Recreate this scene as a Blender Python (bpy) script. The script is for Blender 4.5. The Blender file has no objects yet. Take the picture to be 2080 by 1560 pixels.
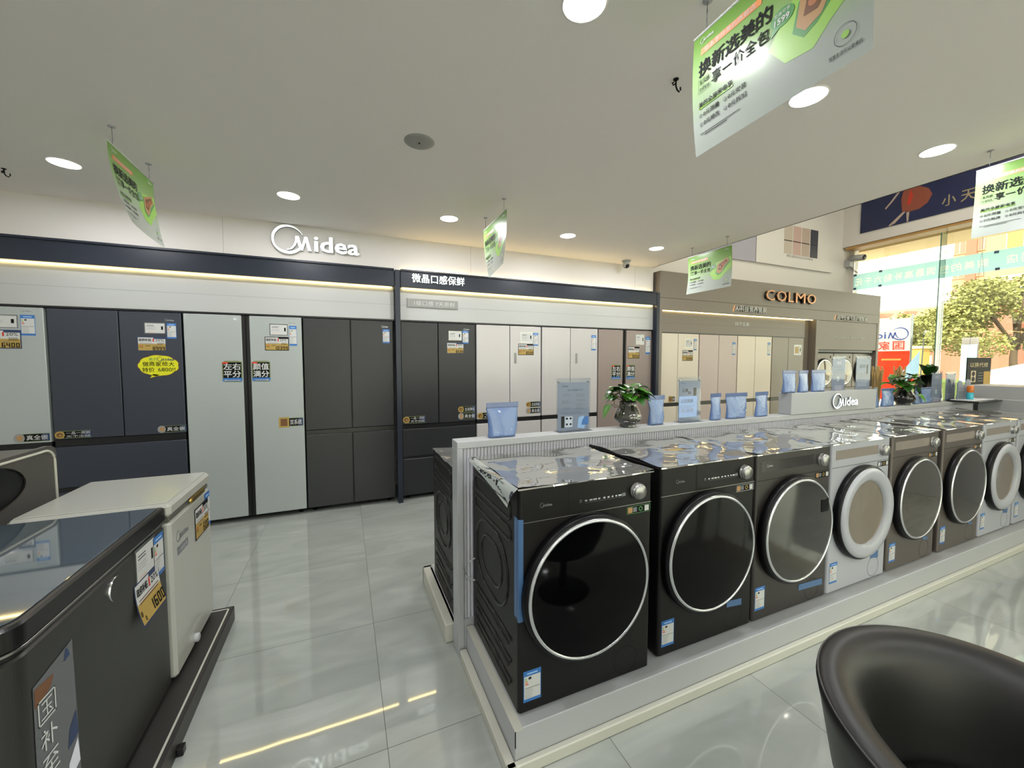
import bpy, math, random
from mathutils import Vector, Matrix
random.seed(7)
SC = bpy.context.scene
COL = SC.collection
PI = math.pi

# ------------------------------------------------------------------ camera
F_PX, YAW, PIT, ROL = 802.3, math.radians(23.0), math.radians(-3.14), math.radians(-0.04)
f_ = Vector((math.sin(YAW) * math.cos(PIT), math.cos(YAW) * math.cos(PIT), math.sin(PIT)))
r_ = Vector((math.cos(YAW), -math.sin(YAW), 0)); u_ = r_.cross(f_)
cr, sr = math.cos(ROL), math.sin(ROL)
r2, u2 = cr * r_ + sr * u_, -sr * r_ + cr * u_
cd = bpy.data.cameras.new('camera'); cam = bpy.data.objects.new('camera', cd); COL.objects.link(cam)
cd.sensor_width = 36; cd.lens = F_PX / 2080 * 36; cd.clip_start = 0.02; cd.clip_end = 400
mw = Matrix((r2, u2, -f_)).transposed().to_4x4(); mw.translation = Vector((0, 0, 1.45))
cam.matrix_world = mw; SC.camera = cam

# ------------------------------------------------------------------ world, exposure
SC.view_settings.view_transform = 'Standard'; SC.view_settings.look = 'None'
SC.view_settings.exposure = 0.68; SC.view_settings.gamma = 1.0; SC.view_settings.use_curve_mapping = False
SC.render.engine = 'CYCLES'
SC.cycles.use_denoising = True
SC.cycles.max_bounces = 8; SC.cycles.transparent_max_bounces = 16
SC.cycles.sample_clamp_indirect = 4.0
SC.cycles.caustics_reflective = False; SC.cycles.caustics_refractive = False
wd = bpy.data.worlds.new('sky'); SC.world = wd; wd.use_nodes = True
bg = wd.node_tree.nodes['Background']; bg.inputs[0].default_value = (1.0, 0.875, 0.74, 1); bg.inputs[1].default_value = 3.0
sd = bpy.data.lights.new('sun', 'SUN'); sd.energy = 8.0; sd.color = (1.0, 0.91, 0.82); sd.angle = 0.02
so = bpy.data.objects.new('sun', sd); COL.objects.link(so); so.rotation_euler = Vector((0.62, 0.25, -0.74)).to_track_quat('-Z', 'Y').to_euler()
DOWN_W = 7.0; DOWN_C = (0.97, 0.965, 1.0)
LED_C = (1.0, 0.80, 0.38)


# ------------------------------------------------------------------ materials
def lin(h):
    h = h.lstrip('#'); o = []
    for i in (0, 2, 4):
        c = int(h[i:i + 2], 16) / 255
        o.append(c / 12.92 if c <= 0.04045 else ((c + 0.055) / 1.055) ** 2.4)
    return (*o, 1)


MATS = {}


def mat(name, col='#808080', rough=0.5, metal=0.0, emis=None, es=0.0, coat=0.0, spec=0.5, noise=None, bump=None, trans=0.0):
    if name in MATS: return MATS[name]
    m = bpy.data.materials.new(name); m.use_nodes = True
    nt = m.node_tree; b = nt.nodes['Principled BSDF']
    c = lin(col) if isinstance(col, str) else (*col, 1)
    b.inputs['Base Color'].default_value = c; b.inputs['Roughness'].default_value = rough
    b.inputs['Metallic'].default_value = metal; b.inputs['Coat Weight'].default_value = coat
    b.inputs['Coat Roughness'].default_value = 0.04
    b.inputs['Specular IOR Level'].default_value = spec
    b.inputs['Transmission Weight'].default_value = trans
    if emis: b.inputs['Emission Color'].default_value = lin(emis) if isinstance(emis, str) else (*emis, 1); b.inputs['Emission Strength'].default_value = es
    if noise:   # (scale, amount)
        tc = nt.nodes.new('ShaderNodeTexCoord'); n = nt.nodes.new('ShaderNodeTexNoise'); n.inputs['Scale'].default_value = noise[0]; n.inputs['Detail'].default_value = 5
        mr = nt.nodes.new('ShaderNodeMapRange'); mr.inputs[3].default_value = 1 - noise[1]; mr.inputs[4].default_value = 1 + noise[1]
        mx = nt.nodes.new('ShaderNodeVectorMath'); mx.operation = 'SCALE'; mx.inputs[0].default_value = c[:3]
        nt.links.new(tc.outputs['Object'], n.inputs[0]); nt.links.new(n.outputs[0], mr.inputs[0]); nt.links.new(mr.outputs[0], mx.inputs[3]); nt.links.new(mx.outputs[0], b.inputs['Base Color'])
    if bump:    # (scale, strength, distance)
        tc = nt.nodes.new('ShaderNodeTexCoord'); n = nt.nodes.new('ShaderNodeTexNoise'); n.inputs['Scale'].default_value = bump[0]; n.inputs['Detail'].default_value = 2
        bp = nt.nodes.new('ShaderNodeBump'); bp.inputs['Strength'].default_value = bump[1]; bp.inputs['Distance'].default_value = bump[2]
        nt.links.new(tc.outputs['Object'], n.inputs[0]); nt.links.new(n.outputs[0], bp.inputs['Height']); nt.links.new(bp.outputs[0], b.inputs['Normal'])
    MATS[name] = m; return m


def clear_mat(name, tint, refl0, refl1, rough=0.0, bump=None, haze=0.0):
    """see-through sheet: transparent body, mirror reflection growing towards grazing angles"""
    m = bpy.data.materials.new(name); m.use_nodes = True; nt = m.node_tree; nt.nodes.clear()
    out = nt.nodes.new('ShaderNodeOutputMaterial'); mix = nt.nodes.new('ShaderNodeMixShader')
    tr = nt.nodes.new('ShaderNodeBsdfTransparent'); tr.inputs[0].default_value = lin(tint)
    gl = nt.nodes.new('ShaderNodeBsdfGlossy'); gl.inputs['Roughness'].default_value = rough; gl.inputs[0].default_value = (1, 1, 1, 1)
    lw = nt.nodes.new('ShaderNodeLayerWeight'); lw.inputs[0].default_value = 0.25
    mr = nt.nodes.new('ShaderNodeMapRange'); mr.inputs[3].default_value = refl0; mr.inputs[4].default_value = refl1
    L = nt.links.new
    if haze:
        df = nt.nodes.new('ShaderNodeBsdfDiffuse'); df.inputs[0].default_value = lin('#c8c8c4'); m2 = nt.nodes.new('ShaderNodeMixShader'); m2.inputs[0].default_value = haze
        L(tr.outputs[0], m2.inputs[1]); L(df.outputs[0], m2.inputs[2]); tr = m2
    L(lw.outputs['Fresnel'], mr.inputs[0]); L(mr.outputs[0], mix.inputs[0]); L(tr.outputs[0], mix.inputs[1]); L(gl.outputs[0], mix.inputs[2]); L(mix.outputs[0], out.inputs[0])
    if bump:
        tc = nt.nodes.new('ShaderNodeTexCoord'); n = nt.nodes.new('ShaderNodeTexNoise'); n.inputs['Scale'].default_value = bump[0]; n.inputs['Detail'].default_value = 3
        bp = nt.nodes.new('ShaderNodeBump'); bp.inputs['Strength'].default_value = bump[1]; bp.inputs['Distance'].default_value = bump[2]
        L(tc.outputs['Object'], n.inputs[0]); L(n.outputs[0], bp.inputs['Height']); L(bp.outputs[0], gl.inputs['Normal'])
    MATS[name] = m; return m


def floor_mat():
    m = bpy.data.materials.new('floor_tile'); m.use_nodes = True; nt = m.node_tree; b = nt.nodes['Principled BSDF']; L = nt.links.new
    N = lambda t, **k: (lambda n: ([setattr(n, a, v) for a, v in k.items()], n)[1])(nt.nodes.new(t))
    tc = N('ShaderNodeTexCoord'); sp = N('ShaderNodeSeparateXYZ'); L(tc.outputs['Object'], sp.inputs[0])
    masks = []; cells = []
    for k, (off, pit) in enumerate(((0.118, 0.794), (-0.075, 0.7765))):
        a = N('ShaderNodeMath', operation='ADD'); a.inputs[1].default_value = -off + 100 * pit; L(sp.outputs[k], a.inputs[0])
        d = N('ShaderNodeMath', operation='DIVIDE'); d.inputs[1].default_value = pit; L(a.outputs[0], d.inputs[0])
        fr = N('ShaderNodeMath', operation='FRACT'); L(d.outputs[0], fr.inputs[0])
        fl = N('ShaderNodeMath', operation='FLOOR'); L(d.outputs[0], fl.inputs[0]); cells.append(fl)
        lt = N('ShaderNodeMath', operation='LESS_THAN'); lt.inputs[1].default_value = 0.0026 / pit; L(fr.outputs[0], lt.inputs[0]); masks.append(lt)
    mx = N('ShaderNodeMath', operation='MAXIMUM'); L(masks[0].outputs[0], mx.inputs[0]); L(masks[1].outputs[0], mx.inputs[1])
    cb = N('ShaderNodeCombineXYZ'); L(cells[0].outputs[0], cb.inputs[0]); L(cells[1].outputs[0], cb.inputs[1])
    wn = N('ShaderNodeTexWhiteNoise'); L(cb.outputs[0], wn.inputs[0])
    ns = N('ShaderNodeTexNoise'); ns.inputs['Scale'].default_value = 1.6; ns.inputs['Detail'].default_value = 8; ns.inputs['Distortion'].default_value = 1.2
    va = N('ShaderNodeVectorMath', operation='ADD'); L(tc.outputs['Object'], va.inputs[0]); L(wn.outputs['Color'], va.inputs[1])
    mp = N('ShaderNodeMapping'); mp.inputs['Scale'].default_value = (1, 3.2, 1); mp.inputs['Rotation'].default_value = (0, 0, 0.5); L(va.outputs[0], mp.inputs[0]); L(mp.outputs[0], ns.inputs[0])
    rp = N('ShaderNodeValToRGB'); L(ns.outputs[0], rp.inputs[0])
    rp.color_ramp.elements[0].position = 0.3; rp.color_ramp.elements[0].color = lin('#959b95')
    rp.color_ramp.elements[1].position = 0.7; rp.color_ramp.elements[1].color = lin('#a9ada7')
    e = rp.color_ramp.elements.new(0.52); e.color = lin('#9fa49e')
    mc = N('ShaderNodeMix', data_type='RGBA'); L(mx.outputs[0], mc.inputs[0]); L(rp.outputs[0], mc.inputs[6]); mc.inputs[7].default_value = lin('#3c403c'); L(mc.outputs[2], b.inputs['Base Color'])
    ro = N('ShaderNodeMapRange'); ro.inputs[3].default_value = 0.035; ro.inputs[4].default_value = 0.5; L(mx.outputs[0], ro.inputs[0]); L(ro.outputs[0], b.inputs['Roughness'])
    b.inputs['Specular IOR Level'].default_value = 0.9; b.inputs['Coat Weight'].default_value = 0.35; b.inputs['Coat Roughness'].default_value = 0.01
    n2 = N('ShaderNodeTexNoise'); n2.inputs['Scale'].default_value = 3.0; bp = N('ShaderNodeBump'); bp.inputs['Strength'].default_value = 0.04; bp.inputs['Distance'].default_value = 0.01
    L(tc.outputs['Object'], n2.inputs[0]); L(n2.outputs[0], bp.inputs['Height']); L(bp.outputs[0], b.inputs['Normal'])
    MATS['floor_tile'] = m; return m


def banner_mat():
    """printed sheet: green at the top running out to a pale grey-green at the foot"""
    m = bpy.data.materials.new('banner_print'); m.use_nodes = True; nt = m.node_tree; b = nt.nodes['Principled BSDF']; L = nt.links.new
    tc = nt.nodes.new('ShaderNodeTexCoord'); sp = nt.nodes.new('ShaderNodeSeparateXYZ'); mr = nt.nodes.new('ShaderNodeMapRange'); rp = nt.nodes.new('ShaderNodeValToRGB')
    L(tc.outputs['Object'], sp.inputs[0]); L(sp.outputs[2], mr.inputs[0]); mr.inputs[1].default_value = -0.41; mr.inputs[2].default_value = 0.0; L(mr.outputs[0], rp.inputs[0]); L(rp.outputs[0], b.inputs['Base Color'])
    rp.color_ramp.elements[0].position = 0.25; rp.color_ramp.elements[0].color = lin('#a1a8a0')
    rp.color_ramp.elements[1].position = 1.0; rp.color_ramp.elements[1].color = lin('#6c9640')
    e = rp.color_ramp.elements.new(0.6); e.color = lin('#8dac72')
    b.inputs['Roughness'].default_value = 0.22; b.inputs['Specular IOR Level'].default_value = 0.35
    MATS['banner_print'] = m; return m


# ------------------------------------------------------------------ mesh collector
def FR(o, ux, uy):
    o, ux, uy = Vector(o), Vector(ux), Vector(uy); uw = ux.cross(uy)
    return lambda u, v, w=0.0: tuple(o + ux * u + uy * v + uw * w)


TXT = {}


def glyphs(s, bold=0.0):
    k = (s, bold)
    if k in TXT: return TXT[k]
    c = bpy.data.curves.new('txt', 'FONT'); c.body = s; c.resolution_u = 2; c.offset = bold; c.fill_mode = 'BOTH'
    o = bpy.data.objects.new('txt', c); COL.objects.link(o)
    dg = bpy.context.evaluated_depsgraph_get(); me = bpy.data.meshes.new_from_object(o.evaluated_get(dg))
    vs = [(v.co.x, v.co.y) for v in me.vertices]; fs = [tuple(p.vertices) for p in me.polygons]
    bpy.data.meshes.remove(me); bpy.data.objects.remove(o); bpy.data.curves.remove(c)
    if not vs: vs, fs = [(0, 0), (1, 0), (1, 1)], [(0, 1, 2)]
    x0 = min(v[0] for v in vs); x1 = max(v[0] for v in vs); y0 = min(v[1] for v in vs); y1 = max(v[1] for v in vs)
    hh = max(y1 - y0, 1e-6); TXT[k] = ([((a - x0) / hh, (b - y0) / hh) for a, b in vs], fs, (x1 - x0) / hh)
    return TXT[k]


EPS = 0.0006


class G:
    def __init__(s): s.v = []; s.f = []; s.m = []; s.sm = []; s.mats = []; s.fr = None

    def mi(s, m):
        if isinstance(m, str): m = MATS[m]
        if m not in s.mats: s.mats.append(m)
        return s.mats.index(m)

    def add(s, vs, fs, m, smooth=False):
        b = len(s.v); i = s.mi(m); s.v += [tuple(v) for v in vs]
        for f in fs: s.f.append(tuple(b + k for k in f)); s.m.append(i); s.sm.append(smooth)
        return s

    def box(s, x0, x1, y0, y1, z0, z1, m, bev=0.0):
        x0, x1 = sorted((x0, x1)); y0, y1 = sorted((y0, y1)); z0, z1 = sorted((z0, z1))
        if bev <= 0:
            vs = [(x, y, z) for z in (z0, z1) for y in (y0, y1) for x in (x0, x1)]
            return s.add(vs, [(0, 2, 3, 1), (4, 5, 7, 6), (0, 1, 5, 4), (2, 6, 7, 3), (0, 4, 6, 2), (1, 3, 7, 5)], m)
        b = min(bev, (x1 - x0) / 2.01, (y1 - y0) / 2.01, (z1 - z0) / 2.01)
        # chamfered box from 24 corner points
        vs = []; idx = {}
        for i, x in enumerate((x0, x1)):
            for j, y in enumerate((y0, y1)):
                for k, z in enumerate((z0, z1)):
                    sx, sy, sz = (1, -1)[i], (1, -1)[j], (1, -1)[k]
                    idx[(i, j, k, 'x')] = len(vs); vs.append((x, y + sy * b, z + sz * b))
                    idx[(i, j, k, 'y')] = len(vs); vs.append((x + sx * b, y, z + sz * b))
                    idx[(i, j, k, 'z')] = len(vs); vs.append((x + sx * b, y + sy * b, z))
        fs = []; I = idx
        for i in (0, 1): q = [I[(i, j, k, 'x')] for j, k in ((0, 0), (1, 0), (1, 1), (0, 1))]; fs.append(q if i else q[::-1])
        for j in (0, 1): q = [I[(i, j, k, 'y')] for i, k in ((0, 0), (1, 0), (1, 1), (0, 1))]; fs.append(q[::-1] if j else q)
        for k in (0, 1): q = [I[(i, j, k, 'z')] for i, j in ((0, 0), (1, 0), (1, 1), (0, 1))]; fs.append(q if k else q[::-1])
        for i in (0, 1):
            for j in (0, 1): fs.append([I[(i, j, 0, 'x')], I[(i, j, 0, 'y')], I[(i, j, 1, 'y')], I[(i, j, 1, 'x')]])
            for k in (0, 1): fs.append([I[(i, 0, k, 'x')], I[(i, 1, k, 'x')], I[(i, 1, k, 'z')], I[(i, 0, k, 'z')]])
        for j in (0, 1):
            for k in (0, 1): fs.append([I[(0, j, k, 'y')], I[(1, j, k, 'y')], I[(1, j, k, 'z')], I[(0, j, k, 'z')]])
        for i in (0, 1):
            for j in (0, 1):
                for k in (0, 1): fs.append([I[(i, j, k, 'x')], I[(i, j, k, 'y')], I[(i, j, k, 'z')]])
        return s.add(vs, fs, m)

    def tube(s, pts, r, m, n=8, closed=False, flat=1.0):
        pts = [Vector(p) for p in pts]; vs = []; N = len(pts)
        for i, p in enumerate(pts):
            a = pts[(i - 1) % N] if (closed or i > 0) else p; b = pts[(i + 1) % N] if (closed or i < N - 1) else p
            t = (b - a).normalized(); up = Vector((0, 0, 1)) if abs(t.z) < 0.95 else Vector((1, 0, 0))
            e1 = t.cross(up).normalized(); e2 = e1.cross(t)
            rr = r[i] if isinstance(r, (list, tuple)) else r
            for k in range(n): an = 2 * PI * k / n; vs.append(p + e1 * (math.cos(an) * rr) + e2 * (math.sin(an) * rr * flat))
        fs = []
        for i in range(N if closed else N - 1):
            j = (i + 1) % N
            for k in range(n): fs.append((i * n + k, i * n + (k + 1) % n, j * n + (k + 1) % n, j * n + k))
        if not closed: fs.append(tuple(range(n))[::-1]); fs.append(tuple((N - 1) * n + k for k in range(n)))
        return s.add(vs, fs, m, True)

    def lathe(s, prof, m, o=(0, 0, 0), ax='z', n=48, smooth=True, cap=False):
        vs = []; o = Vector(o)
        for (r, h) in prof:
            for k in range(n):
                a = 2 * PI * k / n; c, t = math.cos(a) * r, math.sin(a) * r
                vs.append(o + Vector({'z': (c, t, h), 'y': (c, -h, t), 'x': (h, c, t)}[ax]))
        fs = [(i * n + k, i * n + (k + 1) % n, (i + 1) * n + (k + 1) % n, (i + 1) * n + k) for i in range(len(prof) - 1) for k in range(n)]
        if cap: fs += [tuple(range(n))[::-1], tuple((len(prof) - 1) * n + k for k in range(n))]
        return s.add(vs, fs, m, smooth)

    # flat artwork in the current frame
    def poly(s, pts, m, layer=1, nx=1):
        return s.add([s.fr(u, v, layer * EPS) for u, v in pts], [tuple(range(len(pts)))], m)

    def rect(s, u0, v0, u1, v1, m, layer=1, nu=1, nv=1):
        vs = [s.fr(u0 + (u1 - u0) * i / nu, v0 + (v1 - v0) * j / nv, layer * EPS) for j in range(nv + 1) for i in range(nu + 1)]
        return s.add(vs, [(j * (nu + 1) + i, j * (nu + 1) + i + 1, (j + 1) * (nu + 1) + i + 1, (j + 1) * (nu + 1) + i) for j in range(nv) for i in range(nu)], m, nu > 1 or nv > 1)

    def blob(s, pts, m, layer=1, K=7):
        c = (sum(p[0] for p in pts) / len(pts), sum(p[1] for p in pts) / len(pts)); P = []
        for i, p in enumerate(pts):
            q = pts[(i + 1) % len(pts)]; P += [(p[0] + (q[0] - p[0]) * t / 4, p[1] + (q[1] - p[1]) * t / 4) for t in range(4)]
        n = len(P); vs = [s.fr(c[0] + (p[0] - c[0]) * k / K, c[1] + (p[1] - c[1]) * k / K, layer * EPS) for k in range(1, K + 1) for p in P] + [s.fr(*c, layer * EPS)]
        return s.add(vs, [(k * n + i, k * n + (i + 1) % n, (k + 1) * n + (i + 1) % n, (k + 1) * n + i) for k in range(K - 1) for i in range(n)] + [(K * n, i, (i + 1) % n) for i in range(n)], m, True)

    def ell(s, u, v, ru, rv, m, layer=1, n=28):
        return s.poly([(u + ru * math.cos(2 * PI * k / n), v + rv * math.sin(2 * PI * k / n)) for k in range(n)], m, layer)

    def ring(s, u, v, r0, r1, m, layer=1, n=40, asp=1.0):
        vs = [s.fr(u + r * asp * math.cos(2 * PI * k / n), v + r * math.sin(2 * PI * k / n), layer * EPS) for r in (r0, r1) for k in range(n)]
        return s.add(vs, [(k, (k + 1) % n, n + (k + 1) % n, n + k) for k in range(n)], m)

    def frame(s, u0, v0, u1, v1, t, m, layer=1):
        for a in ((u0, v0, u1, v0 + t), (u0, v1 - t, u1, v1), (u0, v0, u0 + t, v1), (u1 - t, v0, u1, v1)): s.rect(*a, m, layer)
        return s

    def flat(s, vs2, fs, m, layer, ext):
        if ext <= 0: return s.add([s.fr(a, b, layer * EPS) for a, b in vs2], fs, m)
        n = len(vs2); cnt = {}
        for f in fs:
            for i in range(len(f)):
                e = (f[i], f[(i + 1) % len(f)]); k = tuple(sorted(e)); cnt.setdefault(k, []).append(e)
        sides = [(e[0][0], e[0][1], e[0][1] + n, e[0][0] + n) for e in cnt.values() if len(e) == 1]
        return s.add([s.fr(a, b, 0.0) for a, b in vs2] + [s.fr(a, b, ext) for a, b in vs2], [tuple(k + n for k in f) for f in fs], m).add([s.fr(a, b, 0.0) for a, b in vs2] + [s.fr(a, b, ext) for a, b in vs2], sides, 'sign_side' if m in ('sign_glow', 'sign_glow2') else m)

    def text(s, t, u, v, h, m, w=None, bold=0.0, layer=2, al='l', ext=0.0):
        multi = bold > 0 and any(ord(c) > 255 for c in t); rep = bold * h * 0.9; vs, fs, asp = glyphs(t, 0.0 if multi else bold); sx = h if w is None else w / asp; W = asp * sx
        if al == 'c': u -= W / 2
        elif al == 'r': u -= W
        if multi:   # heavier strokes: the glyphs struck four times, slightly apart
            for dx, dy, dl in ((-rep, -rep, 0.0), (rep, -rep, 0.06), (rep, rep, 0.12), (-rep, rep, 0.18)): s.flat([(u + a * sx + dx, v + b * h + dy) for a, b in vs], fs, m, layer + dl, ext + dl * 0.004 if ext else 0.0)
            return s
        return s.flat([(u + a * sx, v + b * h) for a, b in vs], fs, m, layer, ext)

    def lines(s, u0, u1, v, n, dv, m, t=0.0012, layer=2, jag=0.25):
        rg = random.Random(int((u0 + v) * 9999) + n)
        for i in range(n): s.rect(u0, v - i * dv, u1 - (u1 - u0) * jag * rg.random(), v - i * dv + t, m, layer)
        return s

    def logo(s, u, v, h, m, layer=2, ext=0.0, m2=None):
        """swoosh ring, flowing capital M and the letters idea"""
        R = h / 2; cx, cy = u + R, v + R; n = 44; vs = []
        for k in range(n + 1):
            a = math.radians(22 + 322 * k / n)
            th = 0.03 + 0.15 * max(0, math.sin(math.radians(160) * min(1, max(0, (k / n - 0.02) / 0.62)))) + 0.13 * max(0, math.sin(PI * min(1, max(0, (k / n - 0.58) / 0.42))))
            vs.append((cx + R * math.cos(a), cy + R * math.sin(a))); vs.append((cx + R * (1 - th) * math.cos(a), cy + R * (1 - th) * math.sin(a)))
        s.flat(vs, [(2 * k, 2 * k + 2, 2 * k + 3, 2 * k + 1) for k in range(n)], m, layer, ext)
        S = 0.94
        def P(L): return [(cx + a * S * R, cy + b * R) for a, b in L]
        leg = [(-0.12, -0.70), (0.16, -0.60), (0.36, -0.35), (0.48, 0.0), (0.50, 0.28), (0.72, 0.28), (0.66, 0.0), (0.50, -0.38), (0.26, -0.66), (-0.05, -0.74)]
        N = len(leg); s.flat(P(leg), [(i, i + 1, N - 2 - i, N - 1 - i) for i in range(N // 2 - 1)], m, layer, ext)
        s.flat(P([(0.50, 0.28), (0.72, 0.28), (1.00, -0.68), (0.78, -0.68)]), [(0, 1, 2, 3)], m, layer, ext)
        s.flat(P([(0.80, -0.68), (0.98, -0.68), (1.30, 0.28), (1.10, 0.28)]), [(0, 1, 2, 3)], m, layer, ext)
        s.flat(P([(1.10, 0.28), (1.30, 0.28), (1.56, -0.68), (1.32, -0.68)]), [(0, 1, 2, 3)], m, layer, ext)
        s.text('idea', cx + 1.74 * S * R, cy - 0.68 * R, 1.12 * R, m, w=3.2 * S * R, bold=0.022, layer=layer, ext=ext)
        return s

    def seg(s, t, u, v, h, m, layer=3, th=0.16):
        """digital-clock figures"""
        S = {'0': 'abcdef', '1': 'bc', '2': 'abged', '3': 'abgcd', '4': 'fgbc', '5': 'afgcd', '6': 'afgedc', '7': 'abc', '8': 'abcdefg', '9': 'abcdfg'}
        w = h * 0.55; t_ = h * th
        for c in t:
            for q in S.get(c, ''):
                r = {'a': (0, h - t_, w, h), 'd': (0, 0, w, t_), 'g': (0, h / 2 - t_ / 2, w, h / 2 + t_ / 2), 'b': (w - t_, h / 2, w, h), 'c': (w - t_, 0, w, h / 2), 'f': (0, h / 2, t_, h), 'e': (0, 0, t_, h / 2)}[q]
                s.rect(u + r[0], v + r[1], u + r[2], v + r[3], m, layer)
            u += w + h * 0.18
        return s

    def build(s, name, parent=None, loc=None):
        me = bpy.data.meshes.new(name); me.from_pydata(s.v, [], s.f)
        for m in s.mats: me.materials.append(m)
        me.polygons.foreach_set('material_index', s.m); me.polygons.foreach_set('use_smooth', s.sm); me.update()
        o = bpy.data.objects.new(name, me); COL.objects.link(o)
        if parent: o.parent = parent
        if loc: o.location = loc
        return o


def tag(o, label, cat, group=None, kind=None):
    if label: o['label'] = label
    if cat: o['category'] = cat
    if group: o['group'] = group
    if kind: o['kind'] = kind
    return o


def thing(name, label, cat, loc=(0, 0, 0), rz=0.0, group=None):
    o = bpy.data.objects.new(name, None); o.empty_display_size = 0.1; COL.objects.link(o)
    o.location = loc; o.rotation_euler = (0, 0, rz); return tag(o, label, cat, group)


def struct(g, name, loc=None):
    o = g.build(name, None, loc); o['kind'] = 'structure'; return o


# ------------------------------------------------------------------ palette
mat('wall_white', '#dad7d5', 0.6); mat('ceiling_white', '#f4eeea', 0.7); floor_mat(); banner_mat()
mat('navy', '#19212f', 0.35); mat('white_panel', '#b0b2b0', 0.35); mat('black', '#0b0b0c', 0.3); mat('black_matte', '#0e0e0f', 0.65, spec=0.15)
mat('door_white', '#a1a8a5', 0.22, coat=0.2); mat('door_white2', '#bab7b5', 0.25, coat=0.2); mat('door_navy', '#30353f', 0.33); mat('door_grey', '#212225', 0.38)
mat('door_taupe', '#8a7d77', 0.3); mat('door_pink', '#b9aaa5', 0.3); mat('door_cream', '#d3cabb', 0.3); mat('door_olive', '#857d72', 0.35)
mat('taupe_panel', '#7a7269', 0.45); mat('white_paint', '#a8abac', 0.4); mat('flute_white', '#cfcfd6', 0.35); mat('edge_tape', '#bcbcb0', 0.4)
mat('led', (1, 0.9, 0.6), emis=(1.0, 0.74, 0.30), es=9.0); mat('lamp_glow', (1, 1, 1), emis=(0.97, 1.0, 0.98), es=6.0)
mat('sign_glow', (1, 1, 1), emis=(0.86, 1.0, 0.97), es=0.5, rough=0.4); mat('sign_glow2', (1, 1, 1), emis=(0.80, 1.0, 0.98), es=0.55)
mat('sign_side', '#7d8486', 0.5); mat('fruit_print', '#a5663a', 0.5); mat('white_print', '#c2c4c1', 0.4); mat('ink', '#121213', 0.6, spec=0.12); mat('ink_grey', '#6e7276', 0.5); mat('gold_print', '#a88d45', 0.4); mat('blue_print', '#2f6cb0', 0.4); mat('navy_print', '#1e3358', 0.4)
mat('lightblue_print', '#9fc3ea', 0.4); mat('red_print', '#c33a2a', 0.45); mat('orange_print', '#e08d52', 0.4); mat('green_print', '#8dbb52', 0.35); mat('deepgreen_print', '#4c8c4e', 0.35); mat('brown_print', '#6b4526', 0.4)
mat('tan_print', '#a88354', 0.4); mat('yellow_card', '#cfcf10', 0.5); mat('silver_print', '#b8bcbe', 0.25, metal=0.6); mat('grey_plate', '#8d8d8a', 0.4)
mat('chrome', '#d8dadb', 0.16, metal=1.0); mat('brushed', '#9c9c9a', 0.32, metal=1.0); mat('case_dark', '#151414', 0.38, spec=0.22); mat('case_side', '#1a1a18', 0.28, spec=0.4)
mat('case_bronze', '#272321', 0.33); mat('case_grey', '#5c554f', 0.33, metal=0.3); mat('case_white', '#a5a8ae', 0.28); mat('door_black', '#040405', 0.06, spec=0.14); mat('rim_black', '#08080a', 0.35, spec=0.2)
mat('door_smoke', '#1a1a19', 0.08, coat=0.5); mat('door_mirror', '#7a756e', 0.03, metal=0.9); mat('door_greymir', '#4a4744', 0.10, metal=0.7); mat('drum_glass', '#a59a8c', 0.05, metal=0.75); mat('silver_ring', '#c9ccd0', 0.22, metal=0.8)
mat('panel_beige', '#948a80', 0.25, metal=0.3); mat('panel_dark', '#242120', 0.15); mat('blue_tape', '#41648d', 0.35); mat('leather', '#181817', 0.42, spec=0.4, bump=(320, 0.05, 0.001)); mat('stitch', '#3a3a38', 0.5)
mat('freezer_white', '#adaea6', 0.22, coat=0.3); mat('freezer_dark', '#222220', 0.36); mat('gasket', '#55564f', 0.6); mat('glass_top', '#46525a', 0.03, coat=1.0, spec=1.0); mat('brass', '#b59b50', 0.25, metal=0.9)
mat('pouch_blue', '#5f79a6', 0.25, coat=0.5, bump=(28, 0.5, 0.01)); mat('pouch_seal', '#4f648f', 0.25, coat=0.5); mat('leaf', '#3f7a1f', 0.32, noise=(30, 0.35)); mat('leaf_dark', '#28531a', 0.3, noise=(30, 0.3)); mat('stem', '#3a3a1c', 0.5)
mat('vase_black', '#0e0f0f', 0.12, coat=0.5); mat('vase_rib', '#2e3028', 0.08, coat=1.0, spec=1.0); mat('roots', '#4c3a25', 0.7); mat('straw', '#b39a66', 0.8)
mat('header_sunglow', '#b98f55', 0.4); mat('out_wall_pink', '#96624f', 0.9); mat('out_wall_peach', '#bd8c6b', 0.9); mat('out_roof', '#857062', 0.9); mat('out_window', '#8c96a0', 0.3); mat('out_trim', '#cfb98f', 0.8); mat('out_yellow', '#b8954c', 0.8)
mat('pavement', '#d8d0c4', 0.9, noise=(2, 0.1)); mat('asphalt', '#8f8a84', 0.9); mat('hedge', '#586432', 0.9, noise=(14, 0.4)); mat('tree_leaf', '#8c8b50', 0.7, noise=(3, 0.35)); mat('bark', '#5b4a38', 0.9); mat('flag_red', '#d8331d', 0.7); mat('flag_white', '#b9b4b4', 0.7)
mat('flag_blue', '#5567b0', 0.7); mat('teal_banner', '#9fccd8', 0.6); mat('cream_letters', '#fff6da', 0.6); mat('poster_blue', '#1f2750', 0.3); mat('skin_print', '#b9a79a', 0.5); mat('dress_print', '#8f4c3a', 0.5)
mat('poster_lilac', '#a9a7b6', 0.45); mat('copper', '#c08a66', 0.3, metal=0.7); mat('platform_dark', '#2b2927', 0.4); mat('car_white', '#dcdce0', 0.25); mat('speaker_grey', '#a2a19d', 0.5, metal=0.3); mat('fin_edge', '#4f7f72', 0.1)
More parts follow.
